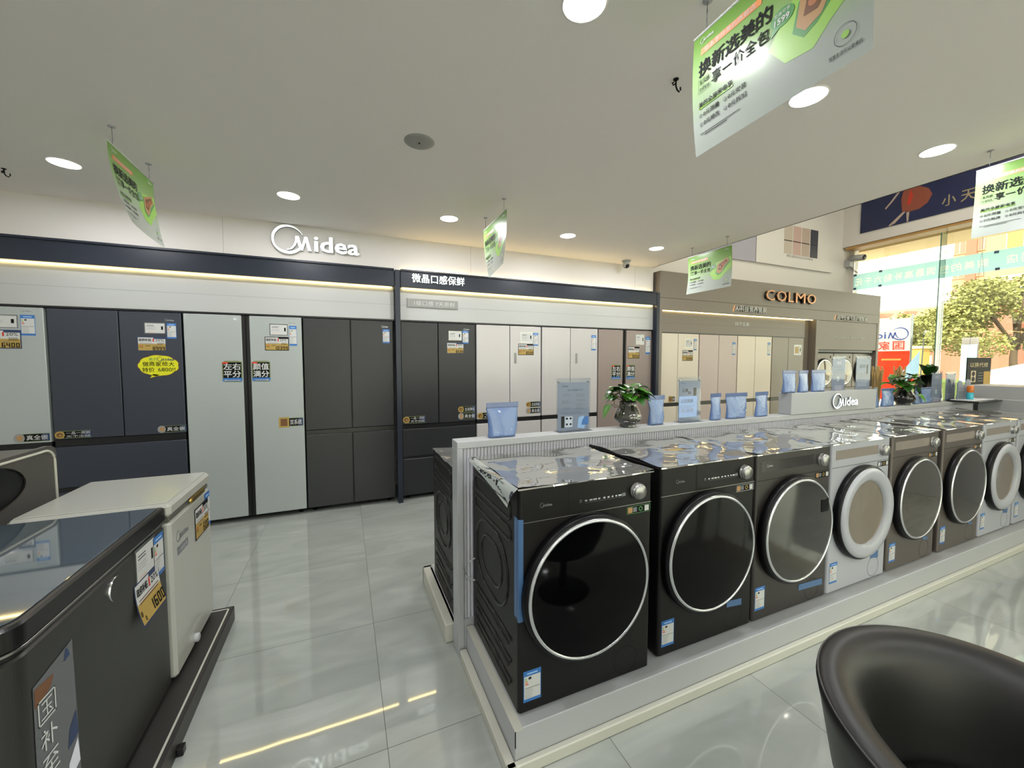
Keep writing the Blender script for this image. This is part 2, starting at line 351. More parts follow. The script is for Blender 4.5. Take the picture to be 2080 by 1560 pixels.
mat('paper_grey', '#858d9e', 0.45); mat('paper_blue', '#a9c2ea', 0.4); mat('poster_card', '#d8dbe4', 0.4); mat('magnet_olive', '#6f7a4a', 0.4); mat('bottle_orange', '#d8751e', 0.2, coat=0.5); mat('bottle_cyan', '#37b6c9', 0.2, coat=0.5); mat('street_teal', '#8fbcc0', 0.6); mat('cloth_box', '#8287a6', 0.7)
clear_mat('film', '#dedede', 0.34, 1.0, 0.02, bump=(7, 0.22, 0.012), haze=0.3); clear_mat('pane', '#eef7f2', 0.04, 0.9); clear_mat('acrylic', '#f4f6f8', 0.004, 0.10); clear_mat('tape_clear', '#d8dde2', 0.25, 0.7, 0.1); clear_mat('bluefilm', '#8fb4dc', 0.12, 0.7, 0.05)

for k in ('teal_banner', 'cream_letters', 'flag_red', 'flag_white', 'flag_blue'):
    nt = MATS[k].node_tree; b = nt.nodes['Principled BSDF']; tl = nt.nodes.new('ShaderNodeBsdfTranslucent'); tl.inputs[0].default_value = b.inputs['Base Color'].default_value; mx = nt.nodes.new('ShaderNodeMixShader'); mx.inputs[0].default_value = 0.85
    nt.links.new(b.outputs[0], mx.inputs[1]); nt.links.new(tl.outputs[0], mx.inputs[2]); nt.links.new(mx.outputs[0], nt.nodes['Material Output'].inputs[0])

# ------------------------------------------------------------------ room shell
YB = 4.22      # bulkhead above the fridges
CZ = 2.715     # dropped ceiling
g = G(); g.box(-7, 9.4, -7, 5.0, -0.1, 0, 'floor_tile'); struct(g, 'floor')
g = G(); g.box(-6.2, 3.835, -6.2, 4.9, CZ, CZ + 0.12, 'ceiling_white'); g.box(3.825, 3.84, -6.2, 4.3, CZ + 0.0, CZ + 0.004, 'ink'); struct(g, 'ceiling')
g = G(); g.box(3.835, 9.4, -6.2, 4.9, 5.0, 5.1, 'ceiling_white'); g.box(3.835, 3.95, -6.2, 4.9, CZ + 0.12, 5.0, 'ceiling_white'); struct(g, 'ceiling_high')
g = G(); g.box(-6.2, 9.4, 4.8, 5.0, 0, 5.1, 'wall_white'); g.box(-6.2, 3.86, YB, 4.8, 2.2, CZ, 'wall_white'); g.box(3.86, 9.4, 4.7, 4.8, 0, 5.0, 'wall_white')
for x in (-3.2, -0.95, 1.3, 3.55): g.box(x, x + 0.002, YB - 0.0008, YB, 2.4, CZ, 'grey_plate')
struct(g, 'wall_back')
g = G()
g.box(-6.2, -6.0, -6.2, 4.9, 0, 2.8, 'wall_white')
struct(g, 'wall_left')
g = G(); g.box(-6.2, 9.4, -6.4, -6.2, 3.3, 5.1, 'wall_white')
for a, b in ((-6.2, -1.1), (2.9, 3.4), (8.9, 9.4)): g.box(a, b, -6.4, -6.2, 0, 3.3, 'wall_white')
g.box(-6.2, 9.4, -6.4, -6.2, 0, 0.08, 'grey_plate'); struct(g, 'wall_front')
for k, (a, b) in enumerate(((-1.1, 2.9), (3.4, 8.9))): g = G(); g.box(a, b, -6.31, -6.30, 0.08, 2.72 if b < 3.5 else 3.3, 'pane'); struct(g, 'window_%d' % (k + 8))
# window wall: header box, pier, reveal
g = G(); g.box(9.0, 9.3, -6.2, 4.7, 3.67, 5.0, 'wall_white'); g.box(9.25, 9.4, 4.62, 4.8, 0, 3.67, 'wall_white'); g.box(9.2, 9.4, -6.2, 4.7, 0, 0.06, 'grey_plate'); struct(g, 'wall_right')
g = G(); g.box(9.02, 9.29, -6.2, 4.66, 3.625, 3.668, 'header_sunglow', 0.004); struct(g, 'trim_1')  # header underside: warm reflected sunshine put into its tan colour
YJ = [4.62, 3.33, 1.7, 0.0, -1.7, -3.4, -5.1, -6.2]
for i in range(len(YJ) - 1):
    g = G(); g.box(9.262, 9.272, YJ[i + 1] + 0.004, YJ[i] - 0.004, 0.06, 3.63, 'pane'); o = struct(g, 'window_%d' % (i + 1))
    if i: g = G(); g.box(9.08, 9.258, YJ[i] - 0.006, YJ[i] + 0.006, 0.06, 3.57, 'pane'); g.box(9.077, 9.082, YJ[i] - 0.006, YJ[i] + 0.006, 0.06, 3.57, 'fin_edge'); g.box(9.262, 9.27, YJ[i] - 0.003, YJ[i] + 0.003, 0.06, 3.63, 'fin_edge'); tag(g.build('glass_fin'), 'upright glass fin stiffening the tall shop window' if i == 1 else 'glass fin further along the tall shop window, out towards the right', 'glass fin', 'glass fins along the shop window')

# ------------------------------------------------------------------ ceiling fittings
def downlight(x, y, label):
    t = thing('ceiling_light', label, 'ceiling light', (x, y, CZ), group='round downlights in the white ceiling')
    g = G(); g.lathe([(0.082, 0), (0.081, -0.002), (0.076, -0.003), (0.075, -0.001)], 'ceiling_white', n=40); g.build('frame', t)
    g = G(); g.lathe([(0.001, -0.0015), (0.075, -0.0015)], 'lamp_glow', n=40); g.build('diffuser', t)
    l = bpy.data.lights.new('lamp', 'AREA'); l.shape = 'DISK'; l.size = 0.14; l.energy = DOWN_W; l.color = DOWN_C
    lo = bpy.data.objects.new('lamp', l); COL.objects.link(lo); lo.parent = t; lo.location = (0, 0, -0.008)
    return t


DL = {(-1.61, 3.49): 'round downlight over the first white fridge, far left of the ceiling', (-0.36, 3.49): 'round downlight above the white wall lettering, second of the far row',
      (0.88, 3.49): 'round downlight in the far row, third from the left', (2.09, 3.49): 'round downlight in the far row, fourth from the left', (3.23, 3.49): 'last round downlight of the far row, beside the dome camera',
      (0.81, 1.25): 'large bright round downlight cut by the top edge of the picture', (2.07, 1.25): 'bright round downlight half hidden behind the big green banner', (3.30, 1.25): 'round downlight nearest the high window bay'}
for (x, y), lb in DL.items(): downlight(x, y, lb)
for y in (1.25, -1.0, -3.25, -5.3):
    for x in (-4.1, -2.85, -0.40, 0.81, 2.07, 3.3):
        if (x, y) in DL: continue
        downlight(x, y, 'round downlight outside the picture, overhead or behind the viewer')
for x in (5.6, 7.6):
    for y in (2.6, 0.0, -2.8):
        t = thing('ceiling_light', 'round downlight in the high ceiling by the window', 'ceiling light', (x, y, 5.0), group='downlights in the high ceiling')
        g = G(); g.lathe([(0.001, -0.002), (0.09, -0.002)], 'lamp_glow', n=32); g.build('diffuser', t)
        l = bpy.data.lights.new('lamp', 'AREA'); l.shape = 'DISK'; l.size = 0.16; l.energy = 14; l.color = (1, 0.93, 0.8)
        lo = bpy.data.objects.new('lamp', l); COL.objects.link(lo); lo.parent = t; lo.location = (0, 0, -0.01)
t = thing('ceiling_speaker', 'round grey speaker disc set in the ceiling', 'speaker', (0.426, 2.363, CZ))
g = G(); g.lathe([(0.001, -0.006), (0.06, -0.008), (0.078, -0.005), (0.086, 0.0)], 'speaker_grey', n=48); g.build('grille', t)
g = G(); g.lathe([(0.001, -0.012), (0.006, -0.012), (0.006, -0.006)], 'black', n=12); g.build('centre_stud', t)


def hook(x, y, label, dz=0.045):
    t = thing('ceiling_hook', label, 'hook', (x, y, CZ))
    g = G(); g.lathe([(0.001, -0.003), (0.012, -0.003), (0.012, 0)], 'black_matte', n=16); g.build('plate', t)
    g = G(); g.tube([(0, 0, -0.003), (0, 0, -0.03), (0.008, 0, -0.045), (0.02, 0, -0.05), (0.028, 0, -0.04), (0.026, 0, -0.028)], 0.0035, 'black_matte', 8); g.build('hook_arm', t)
    g = G(); g.tube([(-0.002, 0, -0.02), (-0.012, 0.003, -0.028), (-0.016, 0.006, -0.018), (-0.006, 0.006, -0.012)], 0.003, 'black_matte', 6); g.build('nut', t)


hook(1.395, 1.406, 'bare black hook in the ceiling left of the big green banner'); hook(-2.016, 3.736, 'bare black hook in the ceiling at the far left edge')
t = thing('dome_camera', 'white ceiling security camera with a black ball lens', 'security camera', (3.27, 4.05, CZ))
g = G(); g.lathe([(0.001, -0.014), (0.052, -0.014), (0.055, -0.004), (0.055, 0)], 'white_paint', n=32); g.build('mount', t)
g = G(); g.lathe([(0.03, -0.014), (0.038, -0.03), (0.042, -0.05), (0.038, -0.07), (0.030, -0.085)], 'white_paint', n=32); g.build('housing', t)
g = G(); g.lathe([(0.001, 0.036), (0.018, 0.032), (0.030, 0.018), (0.034, 0)], 'black', (0.0, -0.008, -0.062), 'y', 28); g.build('lens', t)

# ------------------------------------------------------------------ hanging banners
def banner(cx, y0, sx, curl, label, twist=0.0, w=0.545, h=0.405, zt=2.615, hooks=True):
    """sheet in the plane x = cx; sx = -1 faces -x with its text running towards -y"""
    t = thing('hanging_banner', label, 'banner', (cx, y0, zt), group='green sale banners hung from the ceiling')
    flat = FR((0, 0, 0), (0, sx, 0), (0, 0, 1))
    def fr(u, v, ww=0.0):
        q = max(0.0, -v / h); k = curl(u / w, q); p = flat(u + twist * q * q * 0.04, v, ww * 1.0); return (p[0] + k, p[1], p[2])
    g = G(); g.fr = fr; g.rect(0, -h, w, 0, 'banner_print', 0, 14, 14)
    # hexagon of grass, brown tray, speech bubble, headline strip: surface print, subdivided enough to follow the curl
    g.blob([(0.335, -0.30), (0.285, -0.235), (0.36, -0.13), (0.53, -0.10), (0.54, -0.20), (0.455, -0.265), (0.41, -0.31)], 'green_print', 1)
    g.blob([(0.355, -0.235), (0.37, -0.16), (0.50, -0.105), (0.525, -0.15), (0.47, -0.20), (0.42, -0.25), (0.385, -0.265)], 'deepgreen_print', 2)
    g.blob([(0.365, -0.225), (0.375, -0.15), (0.49, -0.10), (0.515, -0.14), (0.455, -0.19), (0.43, -0.235), (0.39, -0.25)], 'tan_print', 3)
    g.blob([(0.385, -0.21), (0.395, -0.155), (0.48, -0.12), (0.495, -0.142), (0.445, -0.18), (0.42, -0.215)], 'brown_print', 4)
    for a, b, r in ((0.41, -0.185, 0.014), (0.44, -0.165, 0.013), (0.465, -0.15, 0.012)): g.ell(a, b, r, r, 'fruit_print', 5, 14)
    g.ell(0.325, -0.165, 0.034, 0.026, 'deepgreen_print', 3); g.poly([(0.30, -0.18), (0.29, -0.205), (0.32, -0.19)], 'deepgreen_print', 3)
    g.text('至高可享', 0.325, -0.158, 0.011, 'white_print', al='c', layer=5); g.text('1599', 0.325, -0.181, 0.018, 'white_print', al='c', bold=0.02, layer=5)
    for i in range(6): g.rect(0.035 + i * 0.037, -0.075, 0.035 + (i + 1) * 0.037 + 0.001, -0.052, 'orange_print', 2)
    g.text('华永学府美的旗舰店', 0.145, -0.072, 0.017, 'white_print', w=0.19, al='c', layer=4)
    g.logo(0.03, -0.035, 0.02, 'white_print', 4); g.logo(0.46, -0.03, 0.018, 'white_print', 4)
    x = 0.03
    for c in '换新选美的': g.text(c, x, -0.15, 0.052, 'ink', w=0.05, bold=0.018, layer=4); x += 0.0535
    x = 0.085
    for c in '享一价全包':
        if c == '一': g.rect(x, -0.185, x + 0.036, -0.180, 'ink', 4)
        else: g.text(c, x, -0.202, 0.040, 'ink', w=0.037, bold=0.012, layer=4)
        x += 0.0415
    g.frame(0.028, -0.205, 0.08, -0.158, 0.0008, 'ink', 4)
    g.text('无风感', 0.033, -0.178, 0.016, 'ink', w=0.042, bold=0.01, layer=4); g.text('空调安装', 0.033, -0.2, 0.014, 'ink', w=0.042, layer=4)
    g.rect(0.03, -0.258, 0.165, -0.25, 'green_print', 3); g.text('美的全屋家电享', 0.03, -0.255, 0.019, 'ink', w=0.135, bold=0.015, layer=5)
    for (a, b, s_) in ((0.03, -0.288, '0元测量'), (0.13, -0.288, '0元安装'), (0.03, -0.317, '0元局改'), (0.13, -0.317, '0元拆旧')):
        g.ring(a + 0.006, b + 0.007, 0.0052, 0.0062, 'ink', 4, 16); g.rect(a + 0.004, b + 0.004, a + 0.008, b + 0.010, 'ink_grey', 4); g.text(s_, a + 0.017, b, 0.016, 'ink', w=0.066, bold=0.01, layer=4)
    for a, b, c in ((0.03, 0.045, -0.343), (0.048, 0.19, -0.343), (0.048, 0.14, -0.350)): g.rect(a, c, b, c + 0.002, 'ink', 4, 6, 1)
    g.text('智慧生活可以更美的', 0.45, -0.375, 0.011, 'ink', w=0.075, layer=4)
    g.ring(0.487, -0.33, 0.0245, 0.0255, 'ink', 4); g.ell(0.487, -0.33, 0.009, 0.009, 'green_print', 4)
    g.build('sheet', t)
    g = G(); p = [flat(0, 0), flat(w, 0)]; g.tube([Vector(p[0]) + Vector((0, 0, 0.003)), Vector(p[1]) + Vector((0, 0, 0.003))], 0.0045, 'white_print', 8); g.build('top_rail', t)
    for q in (0.055, w - 0.055):
        a = Vector(flat(q, 0)); g = G()
        g.lathe([(0.001, CZ - zt - 0.004), (0.016, CZ - zt - 0.004), (0.017, CZ - zt)], 'white_paint', a, n=18)
        g.tube([a + Vector((0, 0, CZ - zt)), a + Vector((0, 0.003, 0.06)), a + Vector((0, 0, 0.0))], 0.0013, 'ink_grey', 6)
        g.tube([a + Vector((0, 0, 0.07)), a + Vector((0, 0.004, 0.04)), a + Vector((0, 0, 0.0))], 0.0010, 'ink_grey', 6)
        g.build('hanging_wire', t)
    return t


banner(1.2, 1.125, -1, lambda u, q: 0.022 * q * q * (1 - u) ** 1.5 - 0.008 * math.sin(PI * q), 'big green sale banner nearest the viewer, cut by the top edge of the picture')
banner(1.17, 3.40, -1, lambda u, q: 0.05 * q ** 2.2 * (1 - u) - 0.03 * q ** 2 * u, 'small green sale banner seen almost edge on, lower corner curling, over the middle fridges')
banner(3.585, 3.375, -1, lambda u, q: -0.02 * q * q * (1 - u) + 0.01 * math.sin(PI * q), 'green sale banner hanging in front of the taupe fridge wall')
banner(3.60, 1.18, -1, lambda u, q: -0.02 * q * q * (1 - u), 'green sale banner cut by the right edge of the picture')
banner(-1.12, 2.80, 1, lambda u, q: 0.085 * q ** 2.0 * (1 - u) + 0.045 * q ** 2 * u * u, 'leftmost green sale banner, its foot curling towards the aisle')

# ------------------------------------------------------------------ labels stuck on appliances (artwork helpers)
def price_tag(g, u, v, w, h, price, dark=False, L=0):
    g.rect(u, v, u + w, v + h, 'ink' if dark else 'navy_print', 1 + L); b = 0.03 * w
    g.rect(u + b, v + b, u + w - b, v + h * 0.52, 'gold_print', 2 + L); g.rect(u + b, v + h * 0.52, u + w - b, v + h * 0.86, 'white_print', 2 + L); g.rect(u + b, v + h * 0.86, u + w * 0.56, v + h - b, 'white_print', 2 + L)
    g.text('政府补贴', u + w * 0.06, v + h * 0.68, h * 0.2, 'ink', w=w * 0.42, bold=0.02, layer=3 + L); g.rect(u + w * 0.53, v + h * 0.66, u + w * 0.58, v + h * 0.88, 'red_print', 3 + L)
    g.text('20%', u + w * 0.62, v + h * 0.68, h * 0.17, 'ink', w=w * 0.3, layer=3 + L)
    g.lines(u + w * 0.1, u + w * 0.6, v + h * 0.56, 2, h * 0.08, 'ink_grey', h * 0.02, 3 + L); g.lines(u + w * 0.68, u + w * 0.93, v + h * 0.54, 2, h * 0.09, 'ink', h * 0.03, 3 + L)
    g.rect(u + w * 0.06, v + h * 0.34, u + w * 0.2, v + h * 0.38, 'red_print', 3 + L); g.frame(u + w * 0.06, v + h * 0.24, u + w * 0.2, v + h * 0.3, h * 0.012, 'ink', 3 + L)
    g.rect(u + w * 0.28, v + h * 0.35, u + w * 0.44, v + h * 0.38, 'ink', 3 + L); g.rect(u + w * 0.54, v + h * 0.35, u + w * 0.7, v + h * 0.38, 'ink_grey', 3 + L)
    hh = h * 0.25; W = len(price) * (hh * 0.73) - hh * 0.18; g.seg(price, u + w * 0.95 - W, v + h * 0.06, hh, 'ink', 3 + L)


def energy_label(g, u, v, w, h, L=0):
    g.rect(u, v, u + w, v + h, 'blue_print', 1 + L); g.rect(u + w * 0.04, v + h * 0.1, u + w * 0.96, v + h * 0.83, 'white_print', 2 + L)
    g.rect(u + w * 0.2, v + h * 0.89, u + w * 0.8, v + h * 0.93, 'lightblue_print', 3 + L)
    for i, c in enumerate(('deepgreen_print', 'green_print', 'gold_print', 'orange_print', 'red_print')): g.rect(u + w * 0.09, v + h * (0.74 - i * 0.045), u + w * (0.16 + 0.03 * i), v + h * (0.77 - i * 0.045), c, 3 + L)
    g.ell(u + w * 0.36, v + h * 0.755, w * 0.09, w * 0.07, 'ink', 3 + L, 14); g.text('1', u + w * 0.34, v + h * 0.74, h * 0.03, 'white_print', layer=4 + L)
    g.lines(u + w * 0.08, u + w * 0.92, v + h * 0.44, 1, 1, 'ink', h * 0.012, 3 + L, 0); g.lines(u + w * 0.08, u + w * 0.6, v + h * 0.38, 5, h * 0.06, 'ink_grey', h * 0.012, 3 + L)


def info_card(g, u, v, w, h, L=0, wrap=True):
    if wrap: g.rect(u - w * 0.06, v - h * 0.08, u + w * 1.05, v + h * 1.1, 'tape_clear', 0.5 + L)
    g.rect(u, v, u + w, v + h, 'white_print', 1 + L); g.lines(u + w * 0.08, u + w * 0.55, v + h * 0.8, 2, h * 0.1, 'ink', h * 0.03, 2 + L); g.lines(u + w * 0.08, u + w * 0.6, v + h * 0.55, 3, h * 0.09, 'ink_grey', h * 0.015, 2 + L)
    g.rect(u + w * 0.82, v + h * 0.35, u + w * 0.92, v + h * 0.72, 'ink', 2 + L); g.rect(u + w * 0.1, v + h * 0.1, u + w * 0.5, v + h * 0.12, 'orange_print', 2 + L)


def feature_tag(g, u, v, w, h, txt, icon='coin', two=None):
    g.rect(u + h * 0.6, v, u + w, v + h, 'magnet_olive', 1); g.rect(u + h * 0.9, v + h * 0.06, u + w, v + h * 0.94, 'ink', 2); g.rect(u + w * 0.8, v + h * 0.06, u + w, v + h * 0.94, 'navy_print', 3)
    if icon == 'coin': g.ell(u + h * 0.5, v + h * 0.5, h * 0.5, h * 0.55, 'grey_plate', 3); g.ell(u + h * 0.55, v + h * 0.5, h * 0.28, h * 0.33, 'tan_print', 4)
    elif icon == 'ring': g.ell(u + h * 0.5, v + h * 0.5, h * 0.5, h * 0.5, 'gold_print', 3); g.ell(u + h * 0.5, v + h * 0.5, h * 0.33, h * 0.3, 'brown_print', 4); g.ell(u + h * 0.55, v + h * 0.45, h * 0.15, h * 0.12, 'gold_print', 5)
    else: g.rect(u, v - h * 0.1, u + h * 1.05, v + h * 1.1, 'gold_print', 3); g.rect(u + h * 0.18, v + h * 0.08, u + h * 0.87, v + h * 0.92, 'brown_print', 4)
    if two: g.text(txt, u + h * 1.15, v + h * 0.52, h * 0.38, 'white_print', w=(w - h * 1.25), layer=5); g.text(two, u + h * 1.15, v + h * 0.1, h * 0.32, 'white_print', w=(w - h * 1.25), layer=5)
    else: g.text(txt, u + h * 1.15, v + h * 0.2, h * 0.6, 'white_print', w=(w - h * 1.3), bold=0.01, layer=5)


def square_magnet(g, u, v, w, h, a, b, sx):
    g.poly([(u, v + h * 0.12), (u + w * 0.1, v + h * 0.02), (u + w * 0.9, v), (u + w, v + h * 0.1), (u + w, v + h * 0.95), (u + w * 0.8, v + h), (u + w * 0.15, v + h), (u, v + h * 0.92)], 'magnet_olive', 1)
    g.rect(u + w * 0.02, v + h * 0.04, u + w * 0.98, v + h * 0.2, 'blue_print', 2); g.rect(u + w * 0.05, v + h * 0.2, u + w * 0.95, v + h * 0.93, 'ink', 3); g.rect(u + w * 0.03, v + h * 0.86, u + w * 0.3, v + h * 0.95, 'red_print', 4)
    g.text(a, u + w * 0.08, v + h * 0.58, h * 0.3, 'white_print', w=w * 0.84, bold=0.02, layer=5); g.text(b, u + w * 0.08, v + h * 0.23, h * 0.3, 'white_print', w=w * 0.84, bold=0.02, layer=5)
    y = v + h * 0.09; x0, x1 = (u + w * 0.12, u + w * 0.9) if sx < 0 else (u + w * 0.88, u + w * 0.1); d = 1 if sx < 0 else -1
    g.rect(min(x0, x1) + 0.006, y - h * 0.02, max(x0, x1), y + h * 0.02, 'silver_print', 5); g.poly([(x0 - d * 0.006, y), (x0 + d * 0.012, y + h * 0.06), (x0 + d * 0.012, y - h * 0.06)], 'silver_print', 6)


# ------------------------------------------------------------------ fridges
YD = 4.20   # plane of the fridge doors
def fridge(x0, x1, kind, m, label, zb=0.78, zt=1.868, stickers=(), gapc=None, hnd=None, sbs_gap=0.03, band=0.022, group='fridges built into the wall', logo=None, logo_m='silver_print', low=(0.05, 0.435, 0.465)):
    cx = (x0 + x1) / 2; t = thing('fridge', label, 'fridge', (cx, 4.45, 0), group=group); yf = YD - 4.45; yb = yf + 0.05; a, b = x0 - cx, x1 - cx; mid = (gapc - cx) if gapc else 0.0; gp = 0.004
    g = G(); g.box(a, b, yb + 0.001, 0.22, 0.03, zt + 0.004, 'black', 0.004); g.build('cabinet', t)
    def door(name, u0, u1, z0, z1):
        g = G(); g.box(u0, u1, yf, yb, z0, z1, m, 0.004); return g.build(name, t)
    if kind == 'sbs':
        d1 = door('door', a + gp, mid - sbs_gap, 0.05, zt); d2 = door('door', mid + sbs_gap, b - gp, 0.05, zt)
        g = G(); g.box(mid - sbs_gap + 0.001, mid - 0.004, yf + 0.012, yb, 0.052, zt - 0.002, 'black'); g.box(mid + 0.004, mid + sbs_gap - 0.001, yf + 0.012, yb, 0.052, zt - 0.002, 'black'); g.box(mid - 0.004, mid + 0.004, yf + 0.004, yb, 0.052, zt - 0.002, 'black_matte'); g.build('handle_channel', t)
    else:
        door('door', a + gp, mid - 0.003, zb + band, zt); door('door', mid + 0.003, b - gp, zb + band, zt)
        g = G(); g.box(a + gp, b - gp, yf + 0.006, yb, zb - band + 0.002, zb + band - 0.002, 'black', 0.002); g.build('handle_strip', t)
        if kind == 'cross': door('door', a + gp, mid - 0.003, low[0], zb - band); door('door', mid + 0.003, b - gp, low[0], zb - band)
        else:
            door('drawer', a + gp, b - gp, low[2], zb - band); door('drawer', a + gp, b - gp, low[0], low[1])
            g = G(); g.box(a + gp, b - gp, yf + 0.008, yb, low[1] + 0.002, low[2] - 0.002, 'black'); g.build('handle_strip', t)
    if hnd is not None:
        g = G(); g.box(hnd - cx - 0.013, hnd - cx + 0.013, yf - 0.006, yf, 1.44, 1.56, 'grey_plate', 0.002); g.build('display_strip', t)
    for q in (-1, 1):
        g = G(); g.lathe([(0.018, 0), (0.018, 0.02), (0.008, 0.022), (0.008, 0.031)], 'black_matte', (q * (b - 0.06), yb + 0.03, 0), n=14, cap=True); g.build('foot', t)
    fr = FR((-cx, yf, 0), (1, 0, 0), (0, 0, 1))
    def st(name, fn, label=None):
        g = G(); g.fr = fr; fn(g); o = g.build(name, t)
        if label: o['label'] = label
    if logo: st('logo', lambda g: g.logo(logo[0], logo[1], 0.022, logo_m, 1))
    for s_ in stickers:
        k = s_[0]
        if k == 'price': st('price_tag', lambda g: price_tag(g, *s_[1:5], s_[5], *(s_[6:] or (False,))))
        elif k == 'energy': st('energy_label', lambda g: energy_label(g, *s_[1:5]))
        elif k == 'info': st('info_card', lambda g: info_card(g, *s_[1:5]))
        elif k == 'feat': st('feature_magnet', lambda g: feature_tag(g, *s_[1:5], s_[5], s_[6], s_[7] if len(s_) > 7 else None))
        elif k == 'square': st('slogan_magnet', lambda g: square_magnet(g, *s_[1:5], s_[5], s_[6], s_[7]))
        elif k == 'bubble': st('handwritten_card', lambda g: bubble(g, *s_[1:5]), 'yellow cloud-shaped card with handwritten price')
        elif k == 'fn': st(s_[1], s_[2])
    return t


def bubble(g, u, v, w, h):
    def cloud(k, m, L):
        pts = []
        for i in range(56):
            a = 2 * PI * i / 56; r = 1 + 0.055 * abs(math.sin(4.5 * a)) * 1.0
            pts.append((u + w / 2 + math.cos(a) * w / 2 * 0.95 * r * k, v + h * 0.55 + math.sin(a) * h * 0.42 * r * k))
        g.poly(pts, m, L); g.poly([(u + w * 0.36, v + h * 0.2), (u + w * 0.28 - (1 - k) * 0.05, v + h * 0.0 + (k < 1) * 0.006), (u + w * 0.52, v + h * 0.16)], m, L)
    cloud(1.03, 'brown_print', 2); cloud(0.985, 'yellow_card', 3)
    g.logo(u + w * 0.47, v + h * 0.72, h * 0.2, 'navy_print', 4); g.text('美的', u + w * 0.27, v + h * 0.75, h * 0.13, 'deepgreen_print', layer=4)
    x = u + w * 0.12
    for i, c in enumerate('做商家给大'): g.text(c, x, v + h * (0.52 + 0.01 * (i % 2)), h * 0.19, 'ink', bold=0.01, layer=4); x += w * 0.155
    g.text('特价', u + w * 0.11, v + h * 0.28, h * 0.19, 'ink', bold=0.01, layer=4); g.text('6800!!', u + w * 0.48, v + h * 0.3, h * 0.16, 'ink', bold=0.005, w=w * 0.42, layer=4)


W = 'fridges built into the left navy bay'
fridge(-2.94, -2.105, 'french', 'door_white', 'white french-door fridge at the far left edge, price card 6400', zb=0.81, gapc=-2.52, logo=(-2.235, 1.83), low=(0.05, 0.425, 0.461),
       stickers=[('energy', -2.235, 1.655, 0.08, 0.155), ('info', -2.42, 1.715, 0.165, 0.085), ('price', -2.45, 1.555, 0.215, 0.14, '6400'), ('feat', -2.315, 0.845, 0.2, 0.062, '真全嵌', 'coin')], group=W)
fridge(-2.095, -1.262, 'french', 'door_navy', 'dark blue-grey fridge carrying a yellow cloud-shaped card', zb=0.818, gapc=-1.672, logo=(-1.375, 1.795), low=(0.05, 0.425, 0.461), band=0.03,
       stickers=[('energy', -1.363, 1.652, 0.064, 0.128), ('info', -1.505, 1.695, 0.128, 0.08), ('price', -1.56, 1.545, 0.19, 0.118, '8999'), ('bubble', -1.565, 1.315, 0.275, 0.2), ('feat', -2.087, 0.855, 0.215, 0.058, '一晶一周鲜', 'ring', '天不冻结'), ('feat', -1.456, 0.86, 0.195, 0.055, '真全嵌', 'coin')], group=W)
fridge(-1.254, -0.356, 'sbs', 'door_white', 'pale grey-white side-by-side fridge with a wide black centre channel', gapc=-0.805, logo=(-0.47, 1.807),
       stickers=[('energy', -0.463, 1.605, 0.062, 0.185), ('info', -0.612, 1.705, 0.133, 0.09), ('price', -0.66, 1.56, 0.192, 0.125, '10399', True), ('square', -0.99, 1.275, 0.15, 0.19, '左右', '平分', -1), ('square', -0.768, 1.275, 0.145, 0.19, '颜值', '满分', 1), ('feat', -0.57, 0.852, 0.2, 0.08, '双系统', 'box')], group=W)
fridge(-0.352, 0.468, 'cross', 'door_grey', 'dark grey four-door fridge left of the navy post', zb=0.78, gapc=0.063, logo=(0.355, 1.8), stickers=[('energy', 0.364, 1.645, 0.068, 0.14)], band=0.024, group=W)
M_ = 'fridges built into the middle navy bay'
fridge(0.54, 1.345, 'french', 'door_grey', 'dark grey fridge right of the navy post, gold price card 8599', zb=0.775, gapc=0.928, logo=(1.21, 1.80), band=0.024,
       stickers=[('energy', 1.195, 1.655, 0.07, 0.14), ('info', 1.05, 1.695, 0.13, 0.085), ('price', 1.02, 1.545, 0.19, 0.118, '8599'), ('feat', 0.55, 0.815, 0.23, 0.07, '一晶一周鲜', 'ring', '天不冻结'), ('feat', 1.14, 0.9, 0.2, 0.065, '主动净化', 'ring'), ('feat', 1.14, 0.825, 0.2, 0.065, '真全嵌', 'coin')], group=M_)
fridge(1.352, 2.16, 'french', 'door_white2', 'white fridge with gold price card and grey door strip, behind the large blue pouch', zb=0.785, gapc=1.757, hnd=1.825, band=0.025,
       stickers=[('energy', 2.05, 1.645, 0.07, 0.15), ('info', 1.9, 1.69, 0.14, 0.1), ('price', 1.86, 1.535, 0.2, 0.13, '8599', True), ('feat', 1.36, 0.815, 0.2, 0.07, '一晶一周鲜', 'ring', '天不冻结'), ('feat', 1.96, 0.92, 0.19, 0.065, '主动净化', 'ring'), ('feat', 1.96, 0.845, 0.19, 0.065, '真全嵌', 'coin')], group=M_)
fridge(2.168, 2.965, 'french', 'door_white2', 'white fridge with only an energy label, behind the clear poster stand', zb=0.787, gapc=2.563, hnd=2.65, band=0.025, stickers=[('energy', 2.865, 1.6, 0.07, 0.19)], group=M_)
fridge(2.972, 3.835, 'sbs', 'door_taupe', 'taupe side-by-side fridge behind the potted vine', gapc=3.385, sbs_gap=0.028,
       stickers=[('energy', 3.73, 1.56, 0.08, 0.23), ('info', 3.57, 1.69, 0.13, 0.12), ('price', 3.44, 1.5, 0.19, 0.155, '8000', True), ('square', 3.18, 1.22, 0.145, 0.2, '左右', '平分', -1), ('square', 3.418, 1.22, 0.14, 0.2, '颜值', '满分', 1), ('feat', 3.63, 0.99, 0.19, 0.075, '双系统', 'box')], group=M_)
C_ = 'fridges built into the taupe wall'
